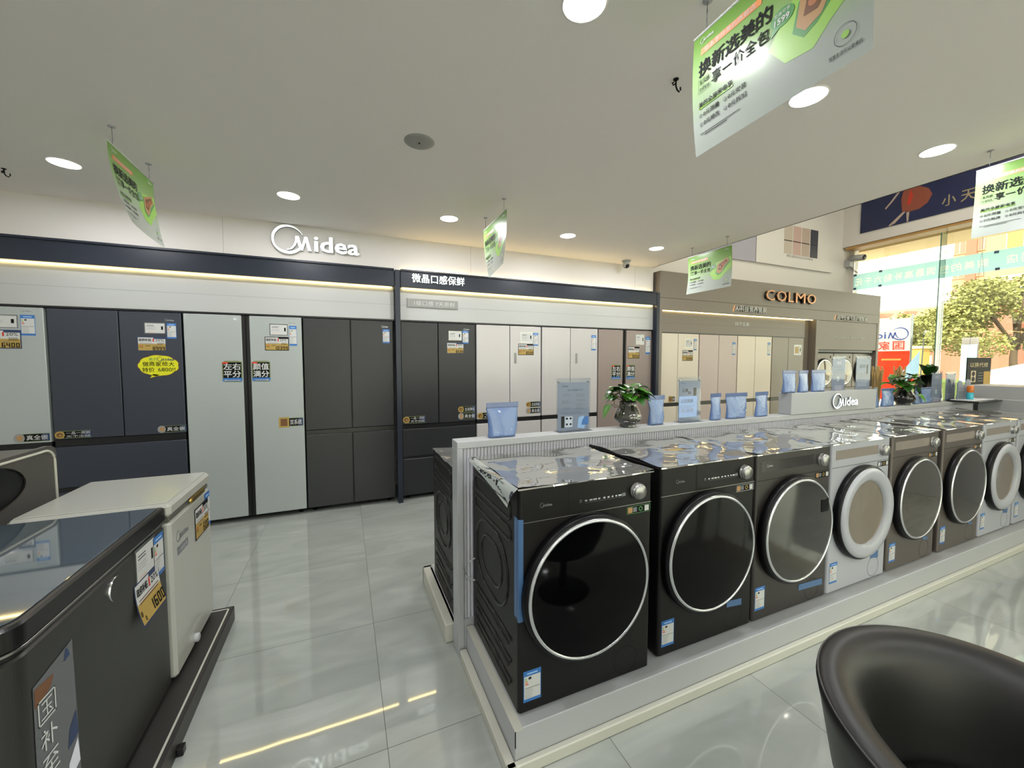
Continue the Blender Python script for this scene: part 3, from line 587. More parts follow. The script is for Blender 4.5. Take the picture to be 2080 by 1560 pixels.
fridge(3.962, 4.708, 'cross', 'door_cream', 'cream white fridge with a gold price card in the taupe wall', zb=0.857, gapc=4.31, band=0.026, zt=1.85, group=C_,
       stickers=[('energy', 4.60, 1.62, 0.06, 0.16), ('info', 4.45, 1.66, 0.12, 0.11), ('price', 4.39, 1.47, 0.2, 0.15, '12999', True), ('feat', 4.15, 0.9, 0.12, 0.07, '嵌', 'box')])
fridge(4.716, 5.5, 'cross', 'door_pink', 'pale pinkish-brown fridge in the taupe wall', zb=0.857, gapc=5.107, band=0.026, zt=1.85, group=C_, stickers=[('energy', 5.385, 1.56, 0.07, 0.19)])
fridge(5.508, 6.285, 'cross', 'door_cream', 'creamy yellow fridge in the taupe wall, no price card', zb=0.857, gapc=5.899, band=0.026, zt=1.85, group=C_, stickers=[('energy', 6.18, 1.56, 0.07, 0.2)])
fridge(6.293, 7.09, 'cross', 'door_olive', 'grey-olive fridge at the right end of the taupe wall row', zb=0.857, gapc=6.691, band=0.026, zt=1.85, group=C_, stickers=[('info', 6.85, 1.58, 0.17, 0.14), ('fn', 'price_card', lambda g: g.rect(6.865, 1.6, 6.955, 1.7, 'gold_print', 4))])

# ------------------------------------------------------------------ display surrounds
def surround(x0, x1, label, posts, txt=None):
    t = thing('display_surround', label, 'display wall', (x0, 4.2, 0)); X = -x0; Y = -4.2
    def B(name, *a, lab=None):
        g = G()
        for q in a: g.box(q[0] + X, q[1] + X, q[2] + Y, q[3] + Y, q[4], q[5], q[6], q[7] if len(q) > 7 else 0)
        o = g.build(name, t)
        if lab: o['label'] = lab
        return o
    B('cornice', (x0, x1, 4.135, 4.185, 2.208, 2.378, 'navy', 0.003), (x0, x1, 4.12, 4.20, 2.366, 2.384, 'navy', 0.002))
    B('header_panel', (x0, x1, 4.20, 4.219, 1.888, 2.22, 'white_panel'), (x0, x1, 4.1992, 4.20, 2.036, 2.0375, 'ink_grey'), (x0, x1, 4.203, 4.24, 1.874, 1.888, 'black'))
    for p in posts: B('post', (p, p + 0.05, 4.13, 4.20, 0.0, 2.375, 'navy', 0.003))
    B('led_strip', (x0 + 0.02, x1 - 0.02, 4.187, 4.1985, 2.203, 2.212, 'led'), lab='glowing warm light line under the cornice')
    return t


s1 = surround(-6.0, 0.478, 'left navy and white display bay over the fridges', [0.484])
s2 = surround(0.54, 3.85, 'middle navy and white display bay with white lettering on its cornice', [3.852])
g = G(); g.box(0.02, 3.29, -0.028 + 0.03, 0.0165, 2.385, 2.389, 'led'); o = g.build('led_strip', s2); o['label'] = 'warm cove light on top of the cornice'
g = G(); g.fr = FR((-0.54, 4.1345 - 4.2, 0), (1, 0, 0), (0, 0, 1)); g.text('微晶口感保鲜', 0.65, 2.262, 0.088, 'sign_glow', w=0.55, bold=0.012, ext=0.012); g.build('lettering', s2)
g = G(); g.fr = FR((-0.54, 4.199 - 4.2, 0), (1, 0, 0), (0, 0, 1)); g.box(0.07, 0.605, -0.012, -0.002, 2.022, 2.108, 'grey_plate'); g.fr = FR((-0.54, -0.0125, 0), (1, 0, 0), (0, 0, 1)); g.text('1级口感 7天原鲜', 0.68, 2.04, 0.05, 'white_print', w=0.43, layer=2); o = g.build('sign_plate', s2); o['label'] = 'grey plate with thin white lettering'

# wall lettering, back-lit
t = thing('illuminated_sign', 'white illuminated wall lettering with a swoosh ring above the left bay', 'sign', (-0.58, YB, 2.42))
g = G(); g.fr = FR((0, -0.004, 0.025), (1, 0, 0), (0, 0, 1)); g.logo(0, 0, 0.262, 'sign_glow', ext=0.028); g.build('lettering', t)

# taupe wall
t = thing('display_surround', 'tall taupe display wall with copper lettering by the window', 'display wall', (3.91, 4.2, 0))
def TB(name, *a, lab=None):
    g = G()
    for q in a: g.box(q[0] - 3.91, q[1] - 3.91, q[2] - 4.2, q[3] - 4.2, q[4], q[5], q[6], q[7] if len(q) > 7 else 0)
    o = g.build(name, t)
    if lab: o['label'] = lab
TB('fascia', (3.91, 9.19, 4.14, 4.6, 2.318, 2.672, 'taupe_panel', 0.003), (3.91, 9.19, 4.14, 4.6, 2.158, 2.315, 'taupe_panel', 0.002), (3.912, 9.188, 4.145, 4.5, 2.31, 2.32, 'black'))
TB('header_panel', (3.96, 7.1, 4.20, 4.23, 1.866, 2.158, 'taupe_panel'), (3.96, 7.1, 4.1992, 4.20, 1.99, 1.9915, 'black'), (3.96, 7.1, 4.204, 4.24, 1.852, 1.866, 'black'))
TB('side_post', (3.91, 3.958, 4.14, 4.6, 0, 2.158, 'taupe_panel', 0.002)); TB('side_post', (7.1, 7.301, 4.26, 4.6, 0, 2.158, 'taupe_panel', 0.002)); TB('side_post', (7.30, 7.38, 4.14, 4.6, 0, 2.158, 'taupe_panel', 0.002)); TB('side_post', (9.12, 9.19, 4.14, 4.6, 0, 2.158, 'taupe_panel', 0.002))
TB('led_strip', (3.97, 7.28, 4.187, 4.1985, 2.152, 2.158, 'led'), lab='glowing warm light line under the taupe fascia')
TB('laundry_header', (7.38, 9.12, 4.145, 4.6, 1.665, 2.155, 'taupe_panel', 0.002), (7.38, 9.12, 4.17, 4.6, 1.62, 1.66, 'black'))
TB('laundry_shelf', (7.38, 9.12, 4.16, 4.6, 0, 1.0, 'taupe_panel', 0.002))
def tfr(y): return FR((-3.91, y - 4.2, 0), (1, 0, 0), (0, 0, 1))
g = G(); g.fr = tfr(4.1395); x = 5.98
for c, w_ in (('C', 0.22), ('O', 0.25), ('L', 0.15), ('M', 0.26), ('O', 0.25)):
    g.text(c, x - 0.014, 2.40, 0.158, 'black', w=w_ - 0.02, bold=0.01, ext=0.02); g.text(c, x, 2.405, 0.158, 'copper', w=w_ - 0.02, ext=0.032); x += w_ + 0.03; g.build('letter', t); g = G(); g.fr = tfr(4.1395)
g = G(); g.fr = tfr(4.1395); g.poly([(5.29, 2.2), (5.32, 2.2), (5.35, 2.29), (5.32, 2.29)], 'copper', 1); g.text('AI科技营养管家', 5.34, 2.205, 0.085, 'white_print', w=0.68, bold=0.01, ext=0.015); g.build('lettering', t)
g = G(); g.fr = tfr(4.1395); g.poly([(7.78, 2.185), (7.81, 2.185), (7.84, 2.26), (7.81, 2.26)], 'copper', 1); g.text('纯平全嵌干洗护理套装', 7.85, 2.185, 0.075, 'white_print', w=0.9, bold=0.01, ext=0.015); g.build('lettering', t)
g = G(); g.fr = tfr(4.1985); g.text('纯平全嵌', 5.43, 2.0, 0.062, 'white_print', w=0.31, ext=0.003); g.build('lettering', t); g = G(); g.fr = tfr(4.1445); g.text('干洗护理8分钟 精致体验1整天', 7.83, 1.855, 0.045, 'white_print', w=0.9, ext=0.003); g.build('lettering', t)

for i, (a, b) in enumerate(((7.4, 7.96), (7.975, 8.54), (8.555, 9.105))):
    t = thing('clothes_dryer', ('champagne dryer at the left of the taupe niche', 'champagne dryer in the middle of the taupe niche', 'champagne dryer at the right of the taupe niche, behind the poster stand')[i], 'dryer', ((a + b) / 2, 4.42, 1.0), group='dryers set in the taupe niche'); w2 = (b - a) / 2
    g = G(); g.box(-w2, w2, -0.2, 0.15, 0, 0.61, 'door_olive', 0.006); g.build('casing', t)
    g = G(); g.lathe([(0.245, 0), (0.245, 0.02), (0.235, 0.03), (0.222, 0.03)], 'rim_black', (0, -0.2, 0.27), 'y', 48); g.lathe([(0.222, 0.031), (0.21, 0.034), (0.205, 0.03)], 'chrome', (0, -0.2, 0.27), 'y', 48); g.lathe([(0.205, 0.03), (0.12, 0.038), (0.001, 0.04)], 'door_mirror', (0, -0.2, 0.27), 'y', 48); g.build('door', t)
    g = G(); g.fr = FR((0, -0.2, 0), (1, 0, 0), (0, 0, 1)); g.rect(-0.2, 0.565, -0.14, 0.572, 'white_print', 1); g.rect(0.18, 0.52, 0.21, 0.56, 'ink', 1); g.build('control_panel', t)

# posters high on the back wall and on the window header
t = thing('wall_poster', 'wide pale panel picturing four tall fridges, high above the taupe wall', 'poster', (6.495, 4.69, 3.155))
g = G(); g.box(0, 2.15, -0.03, 0.0, 0, 1.7, 'wall_white', 0.003); g.build('board', t)
g = G(); g.fr = FR((-6.495, -0.031, -3.155), (1, 0, 0), (0, 0, 1))
for i, (c, d) in enumerate((('#c2b8ac', 0), ('#c5a9a2', 1), ('#b9a89c', 2), ('#41424e', 3))):
    m = mat('pic%d' % i, c, 0.4); x = 7.20 + i * 0.245; g.rect(x, 3.375, x + 0.225, 3.60, m, 1); g.rect(x, 3.615, x + 0.225, 3.88, m, 1); g.rect(x, 3.60, x + 0.225, 3.615, 'black', 1)
g.text('蒸烤人居科技 BCD-631WSGPZMA', 7.28, 3.32, 0.045, 'ink_grey', w=0.75, layer=1); g.build('picture', t)
t = thing('wall_poster', 'lilac-grey poster with a small ring motif at the top of the back wall', 'poster', (5.2, 4.69, 3.155))
g = G(); g.box(0, 1.288, -0.02, 0, 0, 1.7, 'poster_lilac', 0.002); g.fr = FR((0, -0.0205, 0), (1, 0, 0), (0, 0, 1)); g.ring(0.82, 0.42, 0.05, 0.06, 'ink_grey', 1); g.build('board', t)
t = thing('wall_poster', 'dark blue poster with an orange-skirted dancer above the window', 'poster', (8.995, 4.41, 3.86))
g = G(); g.box(-0.012, 0, -4.6, 0, 0, 1.05, 'poster_blue'); g.build('board', t)
g = G(); g.fr = FR((-0.013, 0, 0), (0, -1, 0), (0, 0, 1))
def lathe2(L, m, ly): g.poly(L, m, ly)
lathe2([(0.60, 0.20), (0.70, 0.165), (0.83, 0.17), (0.93, 0.24), (0.98, 0.36), (0.93, 0.47), (0.80, 0.56), (0.70, 0.60), (0.62, 0.62), (0.58, 0.42)], 'dress_print', 2)
lathe2([(0.66, 0.165), (0.70, 0.165), (0.69, -0.0), (0.67, 0.0)], 'skin_print', 3); lathe2([(0.61, 0.19), (0.65, 0.18), (0.51, 0.03), (0.44, 0.0), (0.42, 0.015)], 'skin_print', 3)
lathe2([(0.56, 0.60), (0.60, 0.60), (0.46, 0.41), (0.37, 0.31), (0.36, 0.34), (0.43, 0.42)], 'skin_print', 3); lathe2([(0.60, 0.6), (0.70, 0.6), (0.70, 0.85), (0.61, 0.85)], 'dress_print', 2)
lathe2([(0.66, 0.3), (0.70, 0.28), (0.74, 0.42), (0.70, 0.55)], 'red_print', 3); g.build('dancer_picture', t)
g = G(); g.fr = FR((-0.013, 0, 0), (0, -1, 0), (0, 0, 1)); x = 1.10
for c in '小天鹅电器': g.text(c, x, 0.10, 0.17, 'cream_letters', w=0.16, bold=0.012, layer=2); x += 0.215; g.build('letter', t); g = G(); g.fr = FR((-0.013, 0, 0), (0, -1, 0), (0, 0, 1))

# ------------------------------------------------------------------ island: plinth, divider, washers
ZP = 0.155
t = thing('display_plinth', 'long white plinth carrying the front row of washing machines', 'plinth', (0.525, 1.2, 0))
g = G(); g.box(0, 5.3, 0.012, 0.612, 0.02, ZP, 'white_paint', 0.003); g.build('deck', t)
g = G(); g.box(-0.035, 5.3, -0.012, 0.012, 0.0, 0.045, 'edge_tape', 0.004); g.box(-0.035, -0.001, -0.012, 0.612, 0.0, 0.045, 'edge_tape', 0.004); o = g.build('skirting', t); o['label'] = 'cream skirting strip'
g = G(); g.box(-0.002, 0.03, 0.008, 0.61, ZP - 0.001, ZP + 0.0003, 'edge_tape'); g.box(0.0, 0.003, 0.010, 0.013, 0.09, ZP, 'ink'); g.build('edge_band', t)
t = thing('display_plinth', 'low white plinth under the rear row, cream edge strip towards the aisle', 'plinth', (0.49, 1.93, 0))
g = G(); g.box(0, 5.4, 0.0, 0.62, 0.0, 0.10, 'white_paint', 0.003); g.build('deck', t)
g = G(); g.box(-0.04, 0.02, 0.01, 0.65, 0.0, 0.10, 'edge_tape', 0.006); g.box(-0.04, 5.4, 0.622, 0.65, 0.0, 0.1, 'edge_tape', 0.006); g.build('skirting', t)

t = thing('display_divider', 'long white shelf wall with fluted front between the washer rows', 'divider', (0.487, 1.82, 0))
g = G(); g.box(0, 5.40, 0.0, 0.095, 1.034, 1.07, 'white_paint', 0.003); g.box(0, 0.03, 0, 0.095, 0.0, 1.034, 'white_paint', 0.002); g.box(0.03, 5.4, 0.02, 0.09, 0.0, 1.034, 'white_paint'); g.box(0.03, 5.40, -0.003, 0.02, 0.03, ZP + 0.03, 'white_paint'); g.build('panel', t)
g = G(); n = 300; P = 0.0177
for i in range(n):
    x = 0.034 + i * P; vs = []
    for z in (ZP + 0.03, 1.034):
        for k in range(6): a = PI * k / 5; vs.append((x + P / 2 - math.cos(a) * P * 0.44, 0.0205 - math.sin(a) * P * 0.5, z))
    g.add(vs, [(k, k + 1, k + 7, k + 6) for k in range(5)], 'flute_white', True)
g.build('fluted_panel', t)

t = thing('sign_block', 'white block with glowing lettering standing on the shelf wall', 'sign', (2.95, 1.815, 1.07))
g = G(); g.box(0, 1.085, 0.0, 0.095, 0, 0.156, 'white_paint', 0.003); g.build('body', t)
g = G(); g.fr = FR((0, -0.001, 0), (1, 0, 0), (0, 0, 1)); g.logo(0.47, 0.022, 0.118, 'sign_glow2', ext=0.012); g.build('lettering', t)
t = thing('display_divider', 'raised white counter end closing the washer island at the right', 'divider', (5.89, -1.2, 0))
g = G(); g.box(0.0, 0.5, 0, 3.115, 0, 1.215, 'white_paint', 0.004); g.box(-0.06, 0, 0, 3.0, 0, 1.09, 'white_paint', 0.003); g.build('panel', t)


def arc(cx, cz, r, a0, a1, n=10): return [(cx + r * math.cos(math.radians(a0 + (a1 - a0) * i / n)), cz + r * math.sin(math.radians(a0 + (a1 - a0) * i / n))) for i in range(n + 1)]


def washer(x0, x1, y, kind, label, z=ZP, face=-1, group='front-loading washing machines on the island', H=0.845, D=0.538, film=True, side=False, tape=None, corner=False, price=None):
    W2 = (x1 - x0) / 2; t = thing('washing_machine', label, 'washing machine', ((x0 + x1) / 2, y + D / 2 * (1 if face < 0 else -1), z), 0 if face < 0 else PI, group)
    cm = {'A': 'case_dark', 'B': 'case_bronze', 'W': 'case_white', 'G': 'case_grey', 'M': 'case_grey'}[kind]; yf = -D / 2; sp = H - 0.125 - (0.005 if kind != 'A' else 0.0)
    R = lambda a, b: random.Random(a * 7 + b).random()
    # casing with rounded front edges
    g = G(); r = 0.014; out = []
    for (cx_, cy_, a0) in ((-W2 + r, yf + r, 180), (W2 - r, yf + r, 270), (W2 - 0.004, D / 2 - 0.004, 0), (-W2 + 0.004, D / 2 - 0.004, 90)):
        rr = r if cy_ < 0 else 0.004
        for i in range(6): a = math.radians(a0 + 90 * i / 5); out.append((cx_ + rr * math.cos(a), cy_ + rr * math.sin(a)))
    n = len(out); vs = [(a, b, 0.012) for a, b in out] + [(a, b, H - 0.006) for a, b in out] + [(a * 0.992, b * 0.992, H) for a, b in out]
    fs = [(i, (i + 1) % n, n + (i + 1) % n, n + i) for i in range(n)] + [(n + i, n + (i + 1) % n, 2 * n + (i + 1) % n, 2 * n + i) for i in range(n)] + [tuple(range(n))[::-1], tuple(range(2 * n, 3 * n))]
    g.add(vs, fs, cm, False); g.build('casing', t)
    for q in (-1, 1):
        for q2 in (-1, 1): g = G(); g.lathe([(0.02, 0.0), (0.02, 0.013)], 'black_matte', (q * (W2 - 0.06), q2 * (D / 2 - 0.06), 0), n=12, cap=True); g.build('foot', t)
    # panel seam, control area
    g = G(); fr = FR((-W2, yf, 0), (1, 0, 0), (0, 0, 1)); g.fr = fr; W_ = 2 * W2
    g.rect(0.004, sp - 0.001, W_ - 0.004, sp + 0.0012, 'brushed' if kind == 'A' else 'ink', 1)
    kx = W_ - 0.078; kz = H - 0.07
    if kind == 'A':
        g.rect(0.205, sp + 0.002, 0.2065, H - 0.01, 'ink', 1); g.logo(0.085, H - 0.078, 0.018, 'ink_grey', 1)
        g.frame(0.255, kz - 0.012, 0.263, kz - 0.002, 0.0012, 'silver_print', 1)
        for i, (a, b) in enumerate(((0.278, 0.288), (0.298, 0.312), (0.316, 0.332), (0.338, 0.348), (0.362, 0.372), (0.382, 0.392), (0.402, 0.410), (0.42, 0.428), (0.434, 0.45))): g.rect(a, kz - 0.011, b, kz - 0.0045, 'silver_print', 1)
        g.rect(0.28, kz - 0.0165, 0.455, kz - 0.0158, 'ink_grey', 1); g.rect(0.452, kz - 0.014, 0.47, kz - 0.001, 'ink_grey', 1)
    else:
        pm = {'B': 'panel_dark', 'W': 'panel_beige', 'G': 'panel_beige', 'M': 'panel_beige'}[kind]
        g.rect(0.035, H - 0.088, W_ - 0.125, H - 0.036, pm, 1)
        g.logo(0.075, H - 0.068, 0.016, 'silver_print', 2)
    g.build('control_panel', t)
    g = G(); g.lathe([(0.034, 0), (0.034, 0.004), (0.030, 0.005), (0.030, 0.022), (0.027, 0.026), (0.001, 0.027)], 'brushed', (-W2 + kx, yf, kz), 'y', 36)
    for i in range(36): a = 2 * PI * i / 36; c, s_ = math.cos(a), math.sin(a); g.tube([(-W2 + kx + c * 0.0305, yf - 0.008, kz + s_ * 0.0305), (-W2 + kx + c * 0.0305, yf - 0.02, kz + s_ * 0.0305)], 0.0011, 'chrome', 4)
    g.build('knob', t)
    # door
    dx, dz = (-0.012 if kind == 'A' else 0.0), 0.438; o = (dx, yf, dz); k = W2 / 0.30
    R0, R1, R2 = 0.282 * min(1, k), 0.268 * min(1, k), 0.256 * min(1, k)
    g = G(); g.lathe([(R0 - 0.004, 0.0), (R0, 0.006), (R0, 0.028), (R0 - 0.006, 0.036), (R1, 0.038)], 'rim_black', o, 'y', 72); rim = g.build('door', t)
    if kind in 'AB' or kind in 'GM':
        g = G(); g.lathe([(R1, 0.038), (R1 - 0.003, 0.043), (R2 + 0.002, 0.044), (R2, 0.040)], 'silver_ring', o, 'y', 72); g.build('trim_ring', rim)
        gm = {'A': 'door_black', 'B': 'door_smoke', 'M': 'door_mirror', 'G': 'door_greymir'}[kind]
        g = G(); g.lathe([(R2, 0.040), (R2 * 0.8, 0.043), (R2 * 0.4, 0.0455), (0.001, 0.046)], gm, o, 'y', 72)
        if kind == 'B': g.box(dx + R2 * 0.6, dx + R2 * 0.84, yf - 0.0455, yf - 0.041, dz + 0.075, dz + 0.14, 'door_black')
        g.build('glass', rim)
    else:
        g = G(); g.lathe([(R1, 0.038), (R1 - 0.004, 0.046), (R1 - 0.03, 0.050), (R1 * 0.78, 0.046), (R1 * 0.72, 0.036), (R1 * 0.70, 0.020)], 'case_white', o, 'y', 72); g.build('door_ring', rim)
        g = G(); g.lathe([(R1 * 0.71, 0.028), (R1 * 0.5, 0.020), (0.001, 0.014)], 'drum_glass', o, 'y', 64); g.build('glass', rim)
    # drain filter cover
    g = G(); g.fr = fr; g.ring(W_ - 0.125, 0.075, 0.0565, 0.0585, 'ink', 1, 48); g.build('filter_cover', t)
    g = G(); g.fr = fr; energy_label(g, 0.02, 0.048 if kind == 'A' else 0.06, 0.072, 0.118); g.build('energy_label', t)
    # award sticker
    g = G(); g.fr = fr; a, b, w, h = W_ - 0.128, sp - 0.038, 0.12, 0.031; g.rect(a, b, a + w, b + h, 'ink', 1)
    if kind == 'A': g.frame(a, b, a + w, b + h, 0.0015, 'deepgreen_print' if corner else 'silver_print', 2)
    g.rect(a + 0.005, b + 0.004, a + 0.028, b + h - 0.004, 'tan_print' if kind != 'W' else 'white_print', 2); g.rect(a + 0.031, b + 0.006, a + 0.05, b + h - 0.006, 'ink_grey', 2); g.ring(a + 0.07, b + h / 2, 0.006, 0.0095, 'deepgreen_print' if corner else 'gold_print', 2, 20); g.rect(a + 0.09, b + 0.004, a + 0.112, b + h - 0.004, 'white_print', 2); g.build('award_sticker', t)
    if tape:
        g = G(); g.fr = fr
        for (a, b, c, d) in tape: g.poly([(a, b + 0.006), (c, b - 0.004), (c, d - 0.002), (a, d + 0.006)], 'blue_tape', 3)
        o = g.build('blue_tape', t); o['label'] = 'strip of blue packing tape'
    if side:
        # pressed relief of the steel side: rounded loops and ribs standing out of the sheet
        g = G(); xs = -W2 - 0.0004 if face < 0 else W2 + 0.0004
        def loop(pts, r=0.005, cl=True): g.tube([(xs, a, b) for a, b in pts], r, 'case_side', 8, cl, 1.0)
        def rr(y0, y1, z0, z1, rad):
            return arc(y1 - rad, z1 - rad, rad, 0, 90, 6) + arc(y0 + rad, z1 - rad, rad, 90, 180, 6) + arc(y0 + rad, z0 + rad, rad, 180, 270, 6) + arc(y1 - rad, z0 + rad, rad, 270, 360, 6)
        y0, y1 = yf + 0.07, D / 2 - 0.04
        loop(rr(y0, y1, 0.705, 0.775, 0.03)); loop(rr(y0, y1, 0.625, 0.675, 0.024)); loop(rr(y0 + 0.03, y1 - 0.02, 0.31, 0.60, 0.13), 0.006); loop(rr(y0 + 0.09, y1 - 0.09, 0.37, 0.545, 0.085), 0.005)
        for zz in (0.25, 0.165, 0.085): loop([(y0, zz), (y1, zz)], 0.006, False); loop([(y0 + 0.02, zz - 0.03), (y1 - 0.02, zz - 0.03)], 0.004, False)
        g.build('side_relief', t)
    if film:
        g = G(); nx, ny = 22, 22; rg = random.Random(int(x0 * 100)); ph = [rg.random() * 6.28 for _ in range(6)]; vs = []
        for j in range(ny + 1):
            for i in range(nx + 1):
                u = i / nx; v = j / ny; X = -W2 - 0.004 + u * (W_ + 0.008); Yy = yf - 0.006 + v * (D + 0.0)
                e = min(u, 1 - u) * 2; hh = 0.0035 + 0.0022 * math.sin(9 * u + 5 * v + ph[0]) * e ** 0.5 + 0.0016 * math.sin(21 * u - 9 * v + ph[1]) * (1 - e) + 0.0012 * math.sin(17 * v + 3 * u + ph[2]) + 0.006 * max(0, 1 - min(u, 1 - u) * 9) * abs(math.sin(7 * v + ph[3]))
                vs.append((X, Yy, H + max(0.0012, hh)))
        fs = [(j * (nx + 1) + i, j * (nx + 1) + i + 1, (j + 1) * (nx + 1) + i + 1, (j + 1) * (nx + 1) + i) for j in range(ny) for i in range(nx)]
        g.add(vs, fs, 'film', True)
        # folded-down front lip
        vs = []
        for i in range(nx + 1): u = i / nx; X = -W2 - 0.004 + u * (W_ + 0.008); vs.append((X, yf - 0.006, H + 0.003)); vs.append((X, yf - 0.007 - 0.002 * math.sin(11 * u), H - 0.001 - 0.002 * abs(math.sin(8 * u + ph[4]))))
        g.add(vs, [(2 * i, 2 * i + 1, 2 * i + 3, 2 * i + 2) for i in range(nx)], 'film', True)
        if corner:   # free flap over the aisle side, its front corner hanging to a point
            vs = []; m_ = 16
            for j in range(m_ + 1):
                v = j / m_; Yy = yf - 0.006 + v * D; drop = 0.02 + 0.062 * (1 - v) ** 1.2
                for q in range(5): s_ = q / 4; vs.append(((-W2 - 0.004) - 0.020 * math.sin(s_ * PI * 0.55) - 0.0015 * math.sin(7 * v + 2 * s_), Yy + 0.05 * s_ * (1 - v), H + 0.006 - drop * s_ ** 1.2))
            g.add(vs, [(j * 5 + q, j * 5 + q + 1, (j + 1) * 5 + q + 1, (j + 1) * 5 + q) for j in range(m_) for q in range(4)], 'film', True)
        o = g.build('protective_film', t); o['label'] = 'clear crinkled plastic film over the top'
    if price:
        g = G(); g.fr = FR((-W2, yf, H + 0.0003), (1, 0, 0), (0, 1, 0)); price_tag(g, *price[0], price[1]); info_card(g, *price[2]); g.build('price_tag', t)
    return t


w1 = washer(0.557, 1.162, 1.255, 'A', 'nearest dark washing machine, green-outlined sticker, film corner hanging over the aisle', side=True, corner=True, price=((0.22, 0.115, 0.205, 0.10), '4499', (0.455, 0.1, 0.13, 0.09)))
g = G(); g.box(-0.3052, -0.3035, -0.262, -0.238, 0.37, 0.74, 'blue_tape'); g.box(-0.3045, -0.285, -0.2745, -0.262, 0.36, 0.735, 'blue_tape', 0.001); g.build('blue_tape', w1)
g = G(); g.tube([(-0.3035, 0.24, 0.36), (-0.335, 0.25, 0.34), (-0.352, 0.26, 0.30), (-0.34, 0.26, 0.265), (-0.31, 0.25, 0.25), (-0.303, 0.24, 0.25)], 0.004, 'white_paint', 8); g.build('power_cord', w1)
washer(1.228, 1.818, 1.275, 'A', 'second dark washing machine from the aisle end, thin white sticker outline', tape=[(0.42, 0.125, 0.52, 0.155)], price=((0.25, 0.22, 0.2, 0.10), '3799', (0.46, 0.2, 0.12, 0.09)))
washer(1.826, 2.42, 1.275, 'B', 'bronze-black washing machine next to the white one, long blue tape low on its front', tape=[(0.36, 0.082, 0.56, 0.115)], price=((0.3, 0.22, 0.18, 0.10), '3299', (0.1, 0.2, 0.12, 0.09)))
washer(2.433, 3.01, 1.275, 'W', 'white washing machine beside the bronze-black one, beige control panel', tape=[(0.42, 0.125, 0.5, 0.17)])
washer(3.035, 3.60, 1.275, 'M', 'taupe washing machine with a mirror-bright door right of the white one', tape=[(0.42, 0.13, 0.48, 0.15)])
washer(3.665, 4.235, 1.275, 'G', 'taupe washing machine with a dull grey door, a gap away from the mirror-door one', tape=[(0.42, 0.13, 0.48, 0.15)])
washer(4.262, 4.815, 1.275, 'W', 'white washing machine second from the right edge', tape=[(0.40, 0.125, 0.48, 0.165)])
washer(4.85, 5.41, 1.275, 'W', 'white washing machine cut by the right edge of the picture')
washer(0.505, 1.10, 2.47, 'A', 'rear-row dark washing machine showing only its ribbed side past the shelf wall', z=0.10, face=1, side=True, corner=False, D=0.50, H=0.80)

# ------------------------------------------------------------------ things on the shelf
SZ = 1.07
def pouch(x, y, w, h, label, z=SZ, rz=0.0, pinch=0.0, d=0.045):
    t = thing('pouch', label, 'pouch', (x, y, z), rz, 'blue stand-up pouches'); rg = random.Random(int(x * 977)); g = G(); n = 16; R_ = 12; vs = []
    for j in range(R_ + 1):
        q = j / R_; hw = w / 2 * (0.88 + 0.12 * q) * (1 - pinch * math.exp(-((q - 0.62) / 0.22) ** 2)); dd = d / 2 * (1 - q ** 1.3) + 0.0022; off = 0.006 * math.sin(3 * q + rg.random() * 0.3)
        for i in range(n):
            a = 2 * PI * i / n; c, s_ = math.cos(a), math.sin(a); wob = 1 + 0.10 * math.sin(5 * a + 6 * q + rg.random() * 0.5) * (1 - q)
            vs.append((hw * c + off, dd * (abs(s_) ** 0.8) * (1 if s_ > 0 else -1) * wob, q * h * 0.86 + (0.004 * abs(s_) if j == 0 else 0)))
    fs = [(j * n + i, j * n + (i + 1) % n, (j + 1) * n + (i + 1) % n, (j + 1) * n + i) for j in range(R_) for i in range(n)] + [tuple(range(n))[::-1]]
    g.add(vs, fs, 'pouch_blue', True); b = g.build('body', t)
    g = G(); hw = w / 2 * (1 - pinch * 0.1); g.box(-hw + 0.004, hw + 0.006, -0.0022, 0.0022, h * 0.85, h, 'pouch_seal', 0.001); g.box(-hw + 0.004, hw + 0.006, -0.004, -0.002, h * 0.855, h * 0.868, 'pouch_seal', 0.001); g.build('zip_seal', t)
    if w > 0.12 and pinch < 0.15:
        g = G(); g.fr = FR((0, -d / 2 * 0.98 - 0.002, 0.0), (1, 0, 0), (0, 0.18, 1)); g.lines(-w * 0.28, w * 0.05, h * 0.25, 3, h * 0.05, 'lightblue_print', 0.0012, 1); g.rect(-w * 0.12, h * 0.07, w * 0.2, h * 0.09, 'navy_print', 1); g.rect(w * 0.18, h * 0.2, w * 0.29, h * 0.3, 'lightblue_print', 1); g.build('print', t)
    return t


YS = 1.866
pouch(0.735, YS, 0.172, 0.176, 'large blue pouch standing alone at the aisle end of the shelf')
pouch(1.745, YS, 0.140, 0.178, 'crumpled blue pouch right of the glass vase', rz=0.08, pinch=0.12)
pouch(2.25, YS, 0.115, 0.175, 'narrow shiny blue pouch right of the handwriting poster stand', rz=0.15, pinch=0.12)
pouch(2.445, YS, 0.205, 0.172, 'wide smooth blue pouch in the group of three before the sign block')
pouch(2.70, YS, 0.155, 0.172, 'blue pouch closest to the left of the sign block', rz=0.1, pinch=0.15)
Z2 = SZ + 0.156
pouch(2.985, 1.862, 0.15, 0.165, 'leftmost blue pouch on top of the sign block', z=Z2, pinch=0.06)
pouch(3.15, 1.862, 0.135, 0.163, 'middle blue pouch on top of the sign block, crinkled', z=Z2, rz=0.12, pinch=0.1)
pouch(3.33, 1.862, 0.17, 0.165, 'rightmost blue pouch on top of the sign block', z=Z2)
pouch(4.13, YS, 0.13, 0.165, 'blue pouch half hidden behind the right end of the sign block', rz=0.25)
pouch(4.32, YS, 0.20, 0.155, 'blue pouch immediately left of the black vase', pinch=0.1)
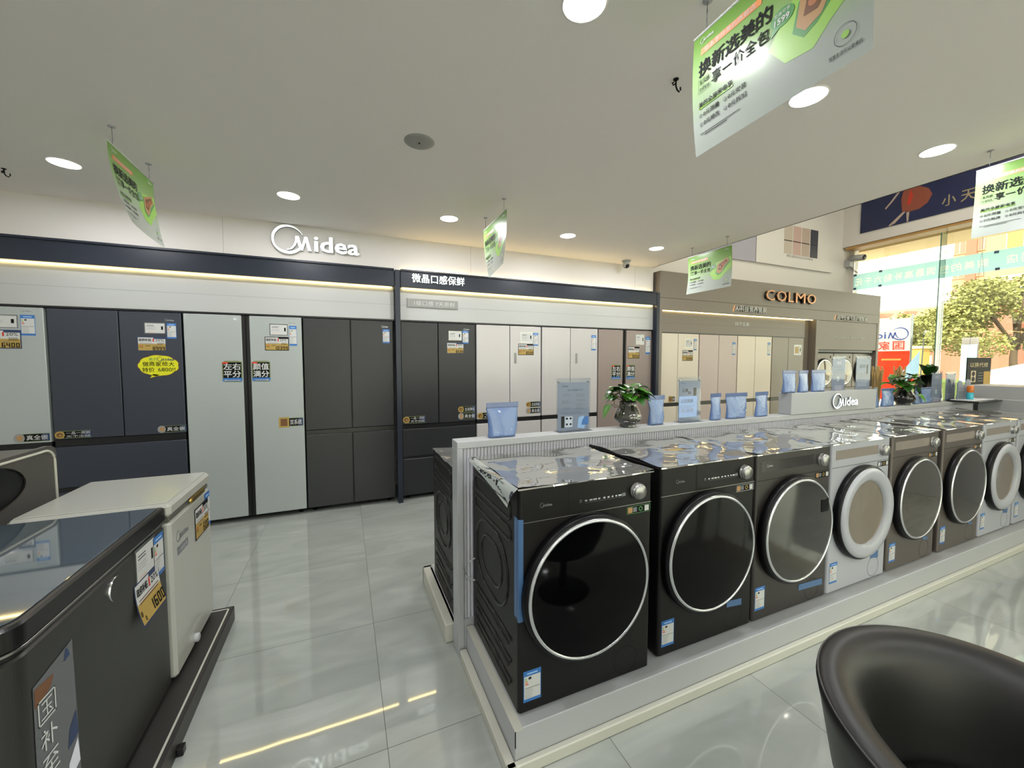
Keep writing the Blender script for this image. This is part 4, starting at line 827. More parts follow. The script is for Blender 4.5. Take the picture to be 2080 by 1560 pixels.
pouch(4.80, YS, 0.11, 0.145, 'thin blue pouch right behind the black vase', rz=0.2, pinch=0.1)
pouch(4.97, YS, 0.19, 0.145, 'blue pouch left of the far pair of poster stands', pinch=0.12)
pouch(5.67, 1.88, 0.19, 0.165, 'shiny blue pouch beside the bear-shaped stand', pinch=0.08, rz=0.2)


def poster_stand(x, y, w, h, label, fn, z=SZ, rz=0.0):
    t = thing('poster_stand', label, 'poster stand', (x, y, z), rz, 'clear acrylic poster stands')
    g = G(); g.box(-w / 2, w / 2, -0.006, -0.003, 0.003, h, 'acrylic'); g.box(-w / 2, w / 2, 0.002, 0.005, 0.003, h, 'acrylic'); g.build('clear_panel', t)
    g = G(); g.box(-w / 2, w / 2, -0.032, 0.032, 0, 0.003, 'acrylic'); g.build('base', t)
    for q in (-1, 1):
        g = G(); g.lathe([(0.004, -0.008), (0.004, 0.008)], 'chrome', (q * (w / 2 - 0.012), 0, h - 0.02), 'y', 12, cap=True); g.build('screw', t)
    g = G(); g.box(-w / 2 + 0.008, w / 2 - 0.008, -0.002, 0.001, 0.004, h - 0.022, 'paper_grey'); g.fr = FR((-w / 2 + 0.008, -0.002, 0.004), (1, 0, 0), (0, 0, 1)); fn(g, w - 0.016, h - 0.026); g.build('poster', t)


def p1(g, w, h):
    g.logo(w * 0.1, h * 0.9, h * 0.055, 'navy_print', 1); g.text('美好健康守护', w * 0.3, h * 0.82, h * 0.035, 'navy_print', w=w * 0.5, layer=1)
    for (a, v, n) in ((0.15, 0.76, 3), (0.12, 0.62, 4), (0.15, 0.48, 3), (0.58, 0.76, 4), (0.6, 0.64, 3), (0.56, 0.55, 7)): g.lines(w * a, w * (a + 0.32), h * v, n, h * 0.02, 'ink_grey', 0.0014, 1, 0.4)
    g.lines(w * 0.1, w * 0.85, h * 0.38, 3, h * 0.02, 'ink_grey', 0.0012, 1)
    g.rect(w * 0.1, h * 0.06, w * 0.2, h * 0.3, 'ink', 1); g.rect(w * 0.22, h * 0.07, w * 0.46, h * 0.29, 'poster_card', 1)
    for a in (0.28, 0.4):
        for b in (0.13, 0.25): g.ell(w * a, h * b, w * 0.035, w * 0.03, 'ink', 2, 14)
    g.poly([(w * 0.75, h * 0.1), (w * 0.98, h * 0.1), (w * 0.98, h * 0.28), (w * 0.86, h * 0.27), (w * 0.78, h * 0.2)], 'blue_print', 2); g.poly([(w * 0.62, h * 0.05), (w * 0.85, h * 0.02), (w * 0.9, h * 0.2), (w * 0.8, h * 0.3), (w * 0.66, h * 0.26)], 'lightblue_print', 1)


def p2(g, w, h):
    g.text('让换', w * 0.14, h * 0.72, h * 0.09, 'ink', w=w * 0.28, layer=1, bold=0.01); g.text('新', w * 0.42, h * 0.66, h * 0.08, 'ink', w=w * 0.16, layer=1); g.rect(w * 0.68, h * 0.52, w * 0.82, h * 0.82, 'ink', 1)
    g.rect(0, h * 0.1, w * 0.86, h * 0.62, 'paper_blue', 2); g.text('以旧换新', w * 0.08, h * 0.45, h * 0.1, 'ink_grey', w=w * 0.6, layer=3); g.lines(w * 0.05, w * 0.8, h * 0.38, 2, h * 0.04, 'ink_grey', 0.0012, 3); g.text('非洲信', w * 0.1, h * 0.22, h * 0.1, 'poster_lilac', w=w * 0.6, layer=3); g.lines(w * 0.1, w * 0.75, h * 0.07, 3, h * 0.025, 'ink_grey', 0.001, 2)
    g.lines(w * 0.1, w * 0.3, h * 0.93, 1, 1, 'ink', 0.0015, 1); g.lines(w * 0.75, w * 0.92, h * 0.93, 2, h * 0.02, 'ink_grey', 0.001, 1)


def p3(g, w, h):
    g.rect(w * 0.3, h * 0.83, w * 0.7, h * 0.93, 'poster_lilac', 1); g.lines(w * 0.1, w * 0.9, h * 0.76, 2, h * 0.03, 'ink_grey', 0.002, 1); g.lines(w * 0.1, w * 0.85, h * 0.6, 2, h * 0.04, 'ink_grey', 0.002, 1); g.ell(w * 0.45, h * 0.36, w * 0.1, h * 0.08, 'poster_card', 1); g.text('1.8', w * 0.38, h * 0.33, h * 0.05, 'ink', layer=2); g.rect(w * 0.2, 0.0, w * 0.8, h * 0.15, 'poster_lilac', 1)


def p4(g, w, h):
    g.text('焕新', w * 0.2, h * 0.68, h * 0.13, 'ink', w=w * 0.45, layer=1); g.rect(w * 0.72, h * 0.5, w * 0.85, h * 0.8, 'ink', 1); g.lines(w * 0.08, w * 0.9, h * 0.5, 3, h * 0.05, 'ink_grey', 0.0015, 1); g.lines(w * 0.08, w * 0.9, h * 0.25, 4, h * 0.05, 'poster_card', 0.004, 1)


poster_stand(1.165, 1.872, 0.215, 0.292, 'clear poster stand with a dense grey leaflet between the first pouch and the glass vase', p1)
poster_stand(2.025, 1.872, 0.195, 0.285, 'clear poster stand with brush handwriting and pale blue sheets', p2)
poster_stand(3.59, 1.862, 0.18, 0.27, 'left clear poster stand on top of the sign block', p3, z=Z2)
poster_stand(3.925, 1.862, 0.21, 0.275, 'right clear poster stand on top of the sign block', p4, z=Z2)
poster_stand(5.175, 1.872, 0.2, 0.292, 'left one of the far pair of poster stands, past the black vase', p3)
poster_stand(5.445, 1.872, 0.2, 0.285, 'right one of the far pair of poster stands, past the black vase', p4)


def leaf(g, base, d, L, w, m='leaf', droop=0.3):
    base = Vector(base); d = Vector(d).normalized(); s_ = d.cross(Vector((0, 0, 1)));
    if s_.length < 0.1: s_ = Vector((1, 0, 0))
    s_.normalize(); up = s_.cross(d); vs = []; n = 7
    for i in range(n + 1):
        q = i / n; ww = w * (math.sin(PI * q ** 0.62) ** 0.8 if 0 < q < 1 else 0.0) / 2 + 0.0006; c = base + d * (L * q) + Vector((0, 0, -droop * L * q * q))
        vs += [c - s_ * ww + up * ww * 0.35, c, c + s_ * ww + up * ww * 0.35]
    fs = []
    for i in range(n): fs += [(3 * i, 3 * i + 1, 3 * i + 4, 3 * i + 3), (3 * i + 1, 3 * i + 2, 3 * i + 5, 3 * i + 4)]
    g.add(vs, fs, m, True)


def potted(x, y, label, vlabel, vase, spread, n, trail, seed):
    rg = random.Random(seed); h = 0.145
    t = thing('vase', vlabel, 'vase', (x, y, SZ))
    prof = [(0.030, 0.0), (0.047, 0.001), (0.048, 0.009), (0.043, 0.014), (0.056, 0.022), (0.067, 0.032), (0.075, 0.044), (0.078, 0.056), (0.076, 0.070), (0.070, 0.085), (0.063, 0.100), (0.055, 0.116), (0.049, 0.130), (0.048, 0.137), (0.050, 0.143), (0.054, 0.149), (0.050, 0.148), (0.044, 0.136), (0.044, 0.120)]
    g = G(); N = 48; vs = []
    for (r, z) in prof:
        for k in range(N): a = 2 * PI * k / N; rr = r * (1 + (0.025 * math.cos(12 * a) if vase == 'vase_rib' else 0)); vs.append((rr * math.cos(a), rr * math.sin(a), z))
    g.add(vs, [(i * N + k, i * N + (k + 1) % N, (i + 1) * N + (k + 1) % N, (i + 1) * N + k) for i in range(len(prof) - 1) for k in range(N)] + [tuple(range(N))[::-1]], vase, True); g.build('body', t)
    t = thing('potted_vine', label, 'plant', (x, y, SZ + 0.12))
    g = G(); lg = G()
    for i in range(n):
        a = rg.random() * 2 * PI; el = rg.uniform(0.1, 1.25); L = rg.uniform(0.05, 0.12) * spread; e = Vector((math.cos(a) * math.cos(el) * L, math.sin(a) * math.cos(el) * L * 0.75, math.sin(el) * L * 0.85 + 0.028))
        g.tube([(0, 0, 0), e * 0.5 + Vector((0, 0, 0.012)), e], 0.0018, 'stem', 5)
        d = Vector((e.x, e.y, 0)).normalized() + Vector((rg.uniform(-.4, .4), rg.uniform(-.4, .4), rg.uniform(-.1, .45))); leaf(lg, e, d, rg.uniform(0.062, 0.085), rg.uniform(0.068, 0.088), rg.choice(('leaf', 'leaf', 'leaf_dark')), rg.uniform(0.15, 0.7))
    for pts, dd in trail:
        g.tube(pts, 0.0019, 'stem', 6); leaf(lg, pts[-1], dd, 0.08, 0.062, 'leaf', 0.25)
    g.build('stems', t); lg.build('leaves', t)


potted(1.535, 1.866, 'trailing green vine with broad leaves in the ribbed glass vase', 'dark ribbed glass vase on the shelf holding a trailing vine', 'vase_rib', 1.0, 34,
       [([(0, 0, 0.01), (-0.05, 0, 0.05), (-0.07, 0, 0.10)], (-1, 0, 0.45)), ([(0, 0, 0.01), (-0.06, 0, 0.0), (-0.10, -0.01, 0.0), (-0.13, -0.01, 0.02)], (-0.7, 0, -0.9)), ([(0, 0, 0.01), (-0.05, 0, 0.0), (-0.1, 0, 0.015), (-0.1, 0, 0.05)], (-1, 0, 0.2)), ([(0, 0, 0.01), (0.03, 0, 0.07), (0.035, 0, 0.11)], (0.9, 0, 0.5))], 5)
potted(4.59, 1.866, 'bushy green plant with round leaves in the black vase', 'glossy black vase on the shelf holding a bushy plant', 'vase_black', 1.35, 44,
       [([(0, 0, 0.01), (-0.08, 0, 0.03), (-0.15, 0, 0.02)], (-0.9, 0, -0.3)), ([(0, 0, 0.01), (0.1, 0, 0.05), (0.17, 0, 0.03)], (0.9, 0, -0.4)), ([(0, 0, 0.01), (0.05, -0.03, 0.0), (0.04, -0.07, -0.02)], (-0.1, -1, -0.8))], 11)
# far end of the shelf
t = thing('display_tray', 'thin black tray jutting out at the far end of the shelf', 'tray', (5.56, 1.80, SZ)); g = G(); g.box(-0.22, 0.26, -0.16, 0.055, 0.001, 0.015, 'black', 0.003); g.build('board', t); g = G(); g.box(-0.2, 0.22, -0.12, 0.04, 0.0155, 0.022, 'poster_card', 0.002); g.build('mat', t)
t = thing('display_stand', 'small grey cut-out stand shaped like a bear with two round ears', 'stand', (5.50, 1.80, SZ + 0.0225)); g = G()
pts = [(-0.12, 0), (0.13, 0)] + [(0.13, 0.13)] + [(0.085 + 0.05 * math.cos(math.radians(a)), 0.14 + 0.05 * math.sin(math.radians(a))) for a in range(0, 181, 20)] + [(-0.08 + 0.045 * math.cos(math.radians(a)), 0.14 + 0.04 * math.sin(math.radians(a))) for a in range(0, 181, 20)] + [(-0.12, 0.12)]
n = len(pts); g.add([(a, -0.004, b) for a, b in pts] + [(a, 0.004, b) for a, b in pts], [tuple(range(n)), tuple(range(n, 2 * n))[::-1]] + [(i, (i + 1) % n, n + (i + 1) % n, n + i) for i in range(n)], 'paper_grey'); g.fr = FR((0, -0.0045, 0), (1, 0, 0), (0, 0, 1)); g.rect(-0.1, 0.01, -0.005, 0.08, 'ink_grey', 1); g.rect(-0.08, 0.1, 0.02, 0.105, 'ink_grey', 1); g.build('board', t)
t = thing('bottle', 'slim bottle, orange above and bright cyan below, against the bear-shaped stand', 'bottle', (5.52, 1.76, SZ + 0.0225)); g = G(); g.lathe([(0.001, 0), (0.022, 0.0), (0.024, 0.006), (0.024, 0.06), (0.02, 0.066)], 'bottle_cyan', n=24); g.build('lower_body', t); g = G(); g.lathe([(0.02, 0.066), (0.024, 0.072), (0.024, 0.12), (0.018, 0.132), (0.001, 0.134)], 'bottle_orange', n=24); g.build('upper_body', t)
t = thing('hanging_sign', 'black product sign hung on two thin strings at the window end of the island', 'sign', (6.46, 2.1, 1.10), group=None)
g = G(); g.box(0, 0.6, -0.004, 0.004, 0.0, 0.4, 'black_matte', 0.002); g.build('board', t); g = G(); g.fr = FR((0, -0.0045, 0), (1, 0, 0), (0, 0, 1)); g.text('以换代修', 0.07, 0.29, 0.055, 'gold_print', w=0.45, layer=1); g.rect(0.1, 0.12, 0.22, 0.25, 'tan_print', 1); g.ell(0.16, 0.215, 0.04, 0.028, 'ink', 2); g.ell(0.16, 0.155, 0.04, 0.028, 'ink', 2); g.lines(0.28, 0.45, 0.22, 4, 0.03, 'ink_grey', 0.004, 1); g.rect(0.42, 0.0, 0.6, 0.24, 'out_yellow', 1); g.build('print', t)
g = G(); g.tube([(0.02, 0, 0.4), (0.20, 0, 1.6)], 0.0012, 'ink_grey', 5); g.tube([(0.58, 0, 0.4), (0.20, 0, 1.6)], 0.0012, 'ink_grey', 5); g.tube([(0.20, 0, 1.6), (0.20, 0, 3.895)], 0.0012, 'ink_grey', 5); g.build('strings', t)
t = thing('storage_box', 'lilac-grey cloth box on the raised counter end at the right edge', 'box', (6.12, 1.28, 1.215)); g = G(); g.box(-0.17, 0.17, -0.26, 0.26, 0, 0.135, 'cloth_box', 0.008); g.build('body', t); g = G(); g.box(-0.176, 0.176, -0.266, 0.266, 0.135, 0.15, 'cloth_box', 0.004); g.build('rim', t)
t = thing('potted_vine', 'big-leaved plant in a patterned pot behind the far poster stands', 'plant', (6.3, 2.35, 0.0)); g = G(); g.lathe([(0.001, 0.0), (0.12, 0.0), (0.15, 0.3), (0.13, 0.9), (0.10, 1.30), (0.09, 1.30)], 'vase_black', n=32); g.build('tall_vase', t)
lg = G()
for a, L, e in ((2.9, 0.34, 0.15), (0.5, 0.26, 0.9), (2.3, 0.24, 0.9), (4.2, 0.3, 0.5), (1.2, 0.2, 1.2)): leaf(lg, (0, 0, 1.28), (math.cos(a) * math.cos(e), math.sin(a) * math.cos(e) * 0.4, math.sin(e)), L, 0.11, 'leaf_dark', 0.25)
lg.build('leaves', t)
for (x, y, lb) in ((7.5, 3.37, 'bundle of dried wheat stalks by the taupe wall, left one of two'), (7.5, 3.11, 'bundle of dried wheat stalks by the window, right one of two')):
    t = thing('dried_stalks', lb, 'plant', (x, y, 0.0), group='dried wheat bundles'); g = G(); rg = random.Random(int(y * 100)); g.lathe([(0.001, 0), (0.09, 0), (0.11, 0.3), (0.06, 0.62)], 'vase_black', n=24); g.build('floor_vase', t); g = G()
    for i in range(26): a = rg.random() * 6.28; rr = rg.random() * 0.06; g.tube([(0.01 * math.cos(a), 0.01 * math.sin(a), 0.5), (rr * math.cos(a), rr * math.sin(a), 1.1 + rg.random() * 0.1), (rr * 1.2 * math.cos(a), rr * 1.2 * math.sin(a), 1.28 + 0.12 * rg.random())], [0.002, 0.004, 0.010], 'straw', 5)
    g.build('stalks', t)

# ------------------------------------------------------------------ left island: chest freezers on a dark plinth
t = thing('display_plinth', 'low dark plinth with a pale inlaid line under the chest freezers', 'plinth', (-0.6, 1.0, 0))
g = G(); g.box(-1.7, 0, -1.2, 1.60, 0.0, 0.08, 'platform_dark', 0.003); g.build('deck', t)
g = G(); g.box(-0.026, -0.018, -1.2, 1.582, 0.08, 0.0803, 'edge_tape'); g.box(-1.68, -0.018, 1.574, 1.582, 0.08, 0.0803, 'edge_tape'); g.build('inlay_line', t)
g = G(); g.box(0.0, 0.022, 0.745, 0.775, 0.0, 0.03, 'black', 0.002); g.build('clip', t)

t = thing('chest_freezer', 'white chest freezer with a price card and small grey lettering on its front', 'freezer', (-0.935, 2.31, 0.08))
g = G(); X1 = 0.25; g.box(-0.23, X1, -0.26, 0.26, 0.02, 0.70, 'freezer_white', 0.012); g.build('cabinet', t)
g = G(); g.box(-0.225, X1 - 0.006, -0.255, 0.255, 0.70, 0.722, 'gasket', 0.003); g.build('gasket', t)
g = G(); g.box(-0.235, X1 + 0.004, -0.265, 0.265, 0.722, 0.782, 'freezer_white', 0.014); g.box(-0.22, X1 - 0.012, -0.25, 0.25, 0.781, 0.786, 'freezer_white', 0.003); lid = g.build('lid', t)
g = G(); g.box(X1 - 0.006, X1 + 0.008, -0.02, 0.16, 0.702, 0.73, 'brass', 0.004); g.lathe([(0.001, 0.01), (0.009, 0.008), (0.009, 0)], 'brass', (X1, -0.03, 0.718), 'x', 16); g.build('handle', lid)
g = G(); g.fr = FR((X1 + 0.0002, 0, 0), (0, 1, 0), (0, 0, 1)); price_tag(g, 0.02, 0.50, 0.2, 0.155, '600', True, 2); g.build('price_tag', t)
g = G(); g.fr = FR((X1 + 0.0002, 0, 0), (0, 1, 0), (0, 0, 1)); energy_label(g, 0.175, 0.505, 0.08, 0.18); g.build('energy_label', t)
g = G(); g.fr = FR((X1 + 0.0002, 0, 0), (0, 1, 0), (0, 0, 1)); g.logo(-0.205, 0.585, 0.05, 'ink_grey', 1); g.rect(-0.2, 0.53, -0.075, 0.565, 'ink_grey', 1); g.text('一级能效', -0.195, 0.537, 0.02, 'white_print', w=0.11, layer=2); g.build('lettering', t)
g = G(); g.lathe([(0.02, 0), (0.02, 0.014), (0.014, 0.018), (0.001, 0.018)], 'white_paint', (X1, -0.04, 0.055), 'x', 20); g.build('drain_cap', t)
for q in (-0.2, 0.2):
    g = G(); g.box(-0.2, 0.22, q - 0.02, q + 0.02, 0, 0.021, 'black_matte'); g.build('foot', t)

t = thing('chest_freezer', 'dark grey chest freezer with a glossy glass lid, closest to the viewer', 'freezer', (-0.985, 1.625, 0.08))
def rslab(g, x0, x1, y0, y1, z0, z1, m, r=0.06, bev=0.006, cap=True):
    pts = []
    for (cx_, cy_, a0, rr) in ((x0 + 0.02, y0 + 0.02, 180, 0.02), (x1 - r, y0 + r, 270, r), (x1 - 0.012, y1 - 0.012, 0, 0.012), (x0 + 0.02, y1 - 0.02, 90, 0.02)):
        for i in range(19): a = math.radians(a0 + 90 * i / 18); pts.append((cx_ + rr * math.cos(a), cy_ + rr * math.sin(a)))
    n = len(pts); cx_, cy_ = (x0 + x1) / 2, (y0 + y1) / 2; sh = lambda p, d: (p[0] + (d if p[0] < cx_ else -d), p[1] + (d if p[1] < cy_ else -d))
    vs = [(*sh(p, bev), z0) for p in pts] + [(*p, z0 + bev) for p in pts] + [(*p, z1 - bev) for p in pts] + [(*sh(p, bev), z1) for p in pts]
    g.add(vs, [(L * n + i, L * n + (i + 1) % n, (L + 1) * n + (i + 1) % n, (L + 1) * n + i) for L in range(3) for i in range(n)], m, False)
    g.add([vs[i] for i in range(n)], [tuple(range(n))[::-1]], m); g.add([vs[3 * n + i] for i in range(n)], [tuple(range(n))], m)
Y0, Y1 = -0.42, 0.415
g = G(); rslab(g, -0.295, 0.285, Y0, Y1 - 0.003, 0.02, 0.695, 'freezer_dark'); g.build('cabinet', t)
g = G(); rslab(g, -0.29, 0.282, Y0 + 0.003, Y1 - 0.006, 0.6955, 0.708, 'black', bev=0.002); rslab(g, -0.293, 0.287, Y0, Y1 - 0.003, 0.7085, 0.716, 'brushed', bev=0.001); g.build('gasket', t)
g = G(); rslab(g, -0.295, 0.29, Y0 - 0.003, Y1, 0.7165, 0.775, 'black'); lid = g.build('lid', t)
g = G(); rslab(g, -0.285, 0.272, Y0 + 0.014, Y1 - 0.016, 0.7752, 0.778, 'glass_top', bev=0.001); g.build('glass_panel', lid)
FX = 0.2855
g = G(); g.lathe([(0.040, -0.002), (0.040, 0.003), (0.0388, 0.0045)], 'chrome', (FX, 0.022, 0.638), 'x', 40); g.lathe([(0.0388, 0.0045), (0.001, 0.004)], 'freezer_dark', (FX, 0.022, 0.638), 'x', 40); g.build('round_badge', t)
fz = FR((FX, -1.625, -0.08), (0, 1, 0), (0, 0, 1))
g = G(); g.fr = fz; info_card(g, 1.79, 0.655, 0.14, 0.115); g.build('info_card', t)
g = G(); g.fr = fz; energy_label(g, 1.925, 0.60, 0.09, 0.165); g.build('energy_label', t)
def curlf(u, v, w=0.0):
    q = max(0, (0.66 - v) / 0.17); p = fz(u, v, w); return (p[0] + 0.028 * q * q, p[1], p[2])
g = G(); g.fr = curlf
u0, v0, w_, h_ = 1.762, 0.505, 0.195, 0.155
g.rect(u0, v0, u0 + w_, v0 + h_, 'navy_print', 1, 4, 8); g.rect(u0 + 0.005, v0 + 0.005, u0 + w_ - 0.005, v0 + h_ * 0.52, 'gold_print', 2, 4, 6); g.rect(u0 + 0.005, v0 + h_ * 0.52, u0 + w_ - 0.005, v0 + h_ * 0.86, 'white_print', 2, 4, 4); g.rect(u0 + 0.005, v0 + h_ * 0.86, u0 + w_ * 0.56, v0 + h_ - 0.005, 'white_print', 2, 2, 2)
g.text('政府补贴', u0 + w_ * 0.06, v0 + h_ * 0.68, h_ * 0.2, 'ink', w=w_ * 0.42, bold=0.02, layer=4); g.text('20%', u0 + w_ * 0.62, v0 + h_ * 0.68, h_ * 0.17, 'ink', w=w_ * 0.3, layer=4); g.rect(u0 + w_ * 0.53, v0 + h_ * 0.66, u0 + w_ * 0.58, v0 + h_ * 0.88, 'red_print', 4); g.lines(u0 + w_ * 0.1, u0 + w_ * 0.9, v0 + h_ * 0.56, 2, h_ * 0.07, 'brown_print', h_ * 0.025, 4)
g.seg('1600', u0 + w_ * 0.42, v0 + h_ * 0.1, h_ * 0.26, 'ink', 4); g.seg('8', u0 + w_ * 0.05, v0 + h_ * 0.22, h_ * 0.12, 'ink', 4); g.seg('0', u0 + w_ * 0.14, v0 + h_ * 0.08, h_ * 0.1, 'ink', 4); o = g.build('price_tag', t); o['label'] = 'gold price card peeling away at its foot'
m = mat('sticker_grey', '#55575a', 0.25, coat=0.3)
g = G(); g.fr = fz; g.poly([(1.262, 0.10), (1.43, 0.10), (1.422, 0.70), (1.40, 0.695), (1.272, 0.675)], m, 1)
g.poly([(1.275, 0.62), (1.33, 0.635), (1.345, 0.66), (1.275, 0.668)], 'brown_print', 2); g.poly([(1.385, 0.66), (1.41, 0.665), (1.4, 0.69), (1.392, 0.69)], 'navy_print', 2); g.poly([(1.38, 0.42), (1.425, 0.43), (1.42, 0.50), (1.39, 0.47)], 'navy_print', 2); g.poly([(1.37, 0.33), (1.425, 0.35), (1.42, 0.42), (1.38, 0.38)], 'poster_card', 2)
y = 0.575
for i, c in enumerate('国补至高优惠'):
    if i == 0: g.frame(1.282, 0.565, 1.345, 0.628, 0.004, 'white_print', 3); g.text('玉', 1.292, 0.575, 0.042, 'white_print', w=0.042, layer=3)
    else: g.text(c, 1.285, 0.565 - i * 0.072, 0.055, 'white_print', w=0.06, layer=3)
o = g.build('sale_sticker', t); o['label'] = 'tall faded grey sticker with white lettering'
for q in (-0.3, 0.3):
    g = G(); g.box(-0.25, 0.25, q - 0.02, q + 0.02, 0, 0.021, 'black_matte'); g.build('foot', t)

t = thing('laundry_appliance', 'dark grey appliance with cream outline and black oval porthole behind the white freezer', 'appliance', (-1.3, 2.10, 0.08))
def rloop(y0, y1, z0, z1, r): return arc(y1 - r, z1 - r, r, 0, 90, 8) + arc(y0 + r, z1 - r, r, 90, 180, 8) + arc(y0 + r, z0 + r, r, 180, 270, 8) + arc(y1 - r, z0 + r, r, 270, 360, 8)
g = G(); L = rloop(-0.45, 0.52, 0.0, 0.975, 0.05); n = len(L); g.add([(0, a, b) for a, b in L] + [(-0.02, a, b) for a, b in L] + [(-0.02, a * 0.985, b * 0.985 + 0.005) for a, b in L] + [(-0.30, a * 0.985, b * 0.985 + 0.005) for a, b in L], [tuple(range(n)), tuple(range(3 * n, 4 * n))[::-1]] + [(k * n + i, k * n + (i + 1) % n, (k + 1) * n + (i + 1) % n, (k + 1) * n + i) for k in range(3) for i in range(n)], 'case_grey' if False else mat('case_smoke', '#4a4743', 0.4)); g.build('body', t)
g = G(); g.tube([(0.0, a, b) for a, b in rloop(-0.435, 0.503, 0.015, 0.955, 0.06)], 0.006, 'edge_tape', 8, True, 1.0); g.build('trim_line', t)
g = G(); g.add([(0.001, 0.08 + 0.22 * math.cos(2 * PI * k / 40), 0.85 + math.sin(2 * PI * k / 40) * (0.085 if math.sin(2 * PI * k / 40) < 0 else 0.095)) for k in range(40)], [tuple(range(40))], 'black'); g.add([(0.006 * (1 if j == 0 else 0), 0.08 + (0.22 + 0.008 * j) * math.cos(2 * PI * k / 40), 0.85 + math.sin(2 * PI * k / 40) * (0.006 * j + (0.085 if math.sin(2 * PI * k / 40) < 0 else 0.095))) for j in (0, 1) for k in range(40)], [(k, (k + 1) % 40, 40 + (k + 1) % 40, 40 + k) for k in range(40)], 'black_matte', True); g.build('porthole', t)

# ------------------------------------------------------------------ tub chair
t = thing('tub_chair', 'black leather tub chair cut by the lower right corner', 'chair', (1.21, 0.245, 0), math.radians(8))
A0, A1, n = -125, 125, 60
def shell(prof_fn, m, name, close=True):
    g = G(); vs = []; K = None
    for i in range(n + 1):
        a = math.radians(A0 + (A1 - A0) * i / n); pr = prof_fn(abs(a) / math.radians(125)); K = len(pr)
        for (r, z) in pr: vs.append((math.sin(a) * r, math.cos(a) * r, z))
    fs = [(i * K + k, i * K + (k + 1) % K, (i + 1) * K + (k + 1) % K, (i + 1) * K + k) for i in range(n) for k in range(K)] + [tuple(range(K))[::-1], tuple(n * K + k for k in range(K))]
    g.add(vs, fs, m, True); return g.build(name, t)
def pf(q):
    zt = 0.735 - 0.075 * q ** 2.2
    return [(0.235, 0.34), (0.285, 0.42), (0.325, 0.53), (0.35, zt - 0.06), (0.358, zt - 0.02), (0.352, zt - 0.006), (0.338, zt), (0.315, zt - 0.004), (0.288, zt - 0.02), (0.268, zt - 0.055), (0.256, zt - 0.12), (0.252, 0.52), (0.245, 0.46), (0.235, 0.40)]
shell(pf, 'leather', 'backrest')
g = G(); g.tube([(math.sin(a) * 0.3545, math.cos(a) * 0.3545, 0.735 - 0.075 * (abs(a) / math.radians(125)) ** 2.2 - 0.008) for a in [math.radians(A0 + (A1 - A0) * i / n) for i in range(n + 1)]], 0.0022, 'stitch', 6); g.build('piping', t)
g = G(); g.lathe([(0.001, 0.33), (0.22, 0.33), (0.255, 0.36), (0.262, 0.41), (0.25, 0.445), (0.2, 0.462), (0.001, 0.468)], 'leather', n=48); g.build('seat', t)
g = G(); g.lathe([(0.03, 0.02), (0.03, 0.31), (0.09, 0.33)], 'black_matte', n=24); g.build('pedestal', t)
g = G(); g.lathe([(0.001, 0.0), (0.21, 0.0), (0.215, 0.006), (0.12, 0.018), (0.03, 0.03)], 'black_matte', n=48); g.build('base_plate', t)

# ------------------------------------------------------------------ at and beyond the window
t = thing('window_banner', 'pale teal banner taped across the window, its lettering seen from behind', 'banner', (9.285, 0.2, 2.86))
s_ = '美的旗舰门店 购美的空调最高补贴六千元'; y = 4.28 - (len(s_) - 1) * 0.148; place = []
for c in s_:
    if c != ' ': place.append((c, y))
    y += 0.148
cu = bpy.data.curves.new('cut', 'CURVE'); cu.dimensions = '2D'; cu.fill_mode = 'BOTH'; cu.resolution_u = 2
sp = cu.splines.new('POLY'); sp.points.add(3); sp.use_cyclic_u = True
for p, q in zip(sp.points, ((0, 0), (4.44, 0), (4.44, 0.305), (0, 0.305))): p.co = (*q, 0, 1)
lg = G(); lg.fr = lambda u, v, w=0: (0.0, u, v)
for c, y in place:
    tc = bpy.data.curves.new('t', 'FONT'); tc.body = c; to = bpy.data.objects.new('t', tc); COL.objects.link(to)
    dg = bpy.context.evaluated_depsgraph_get(); ev = to.evaluated_get(dg); src = ev.to_curve(dg)
    P = [bp.co for s2 in src.splines for bp in s2.bezier_points]; x0 = min(p.x for p in P); y0 = min(p.y for p in P); y1 = max(p.y for p in P); x1 = max(p.x for p in P)
    kx, ky = 0.115 / (x1 - x0), 0.13 / (y1 - y0)
    for s2 in src.splines:
        n_ = cu.splines.new('BEZIER'); n_.bezier_points.add(len(s2.bezier_points) - 1); n_.use_cyclic_u = True
        for d, e in zip(n_.bezier_points, s2.bezier_points):
            for at in ('handle_left', 'handle_right'): setattr(d, at + '_type', 'FREE')
            for at in ('co', 'handle_left', 'handle_right'): v_ = getattr(e, at); setattr(d, at, (y + (v_.x - x0) * kx, 0.08 + (v_.y - y0) * ky, 0))
    ev.to_curve_clear(); bpy.data.objects.remove(to)
    lg.text(c, y, 0.08, 0.13, 'cream_letters', w=0.115, layer=0)
co = bpy.data.objects.new('cut', cu); COL.objects.link(co); dg = bpy.context.evaluated_depsgraph_get(); me = bpy.data.meshes.new_from_object(co.evaluated_get(dg))
g = G(); g.add([(0.0, v.co.x, v.co.y) for v in me.vertices], [tuple(p.vertices) for p in me.polygons], 'teal_banner'); g.build('sheet', t); bpy.data.objects.remove(co); bpy.data.meshes.remove(me)
lg.build('lettering', t)
g = G(); g.fr = lambda u, v, w=0: (-0.0015 - abs(w), u, v)
for (a, b) in ((4.38, 0.01), (4.38, 0.27), (3.98, 0.0), (3.98, 0.27), (2.53, 0.0), (2.55, 0.26)): g.rect(a, b, a + 0.05, b + 0.04, 'blue_print', 2)
g.build('blue_tape', t)
t = thing('bullet_camera', 'white wall camera on a bracket in the window corner with loose cables', 'security camera', (9.14, 4.58, 3.42))
g = G(); g.box(-0.06, 0.06, 0.02, 0.118, -0.12, 0.02, 'white_paint', 0.006); g.build('bracket', t)
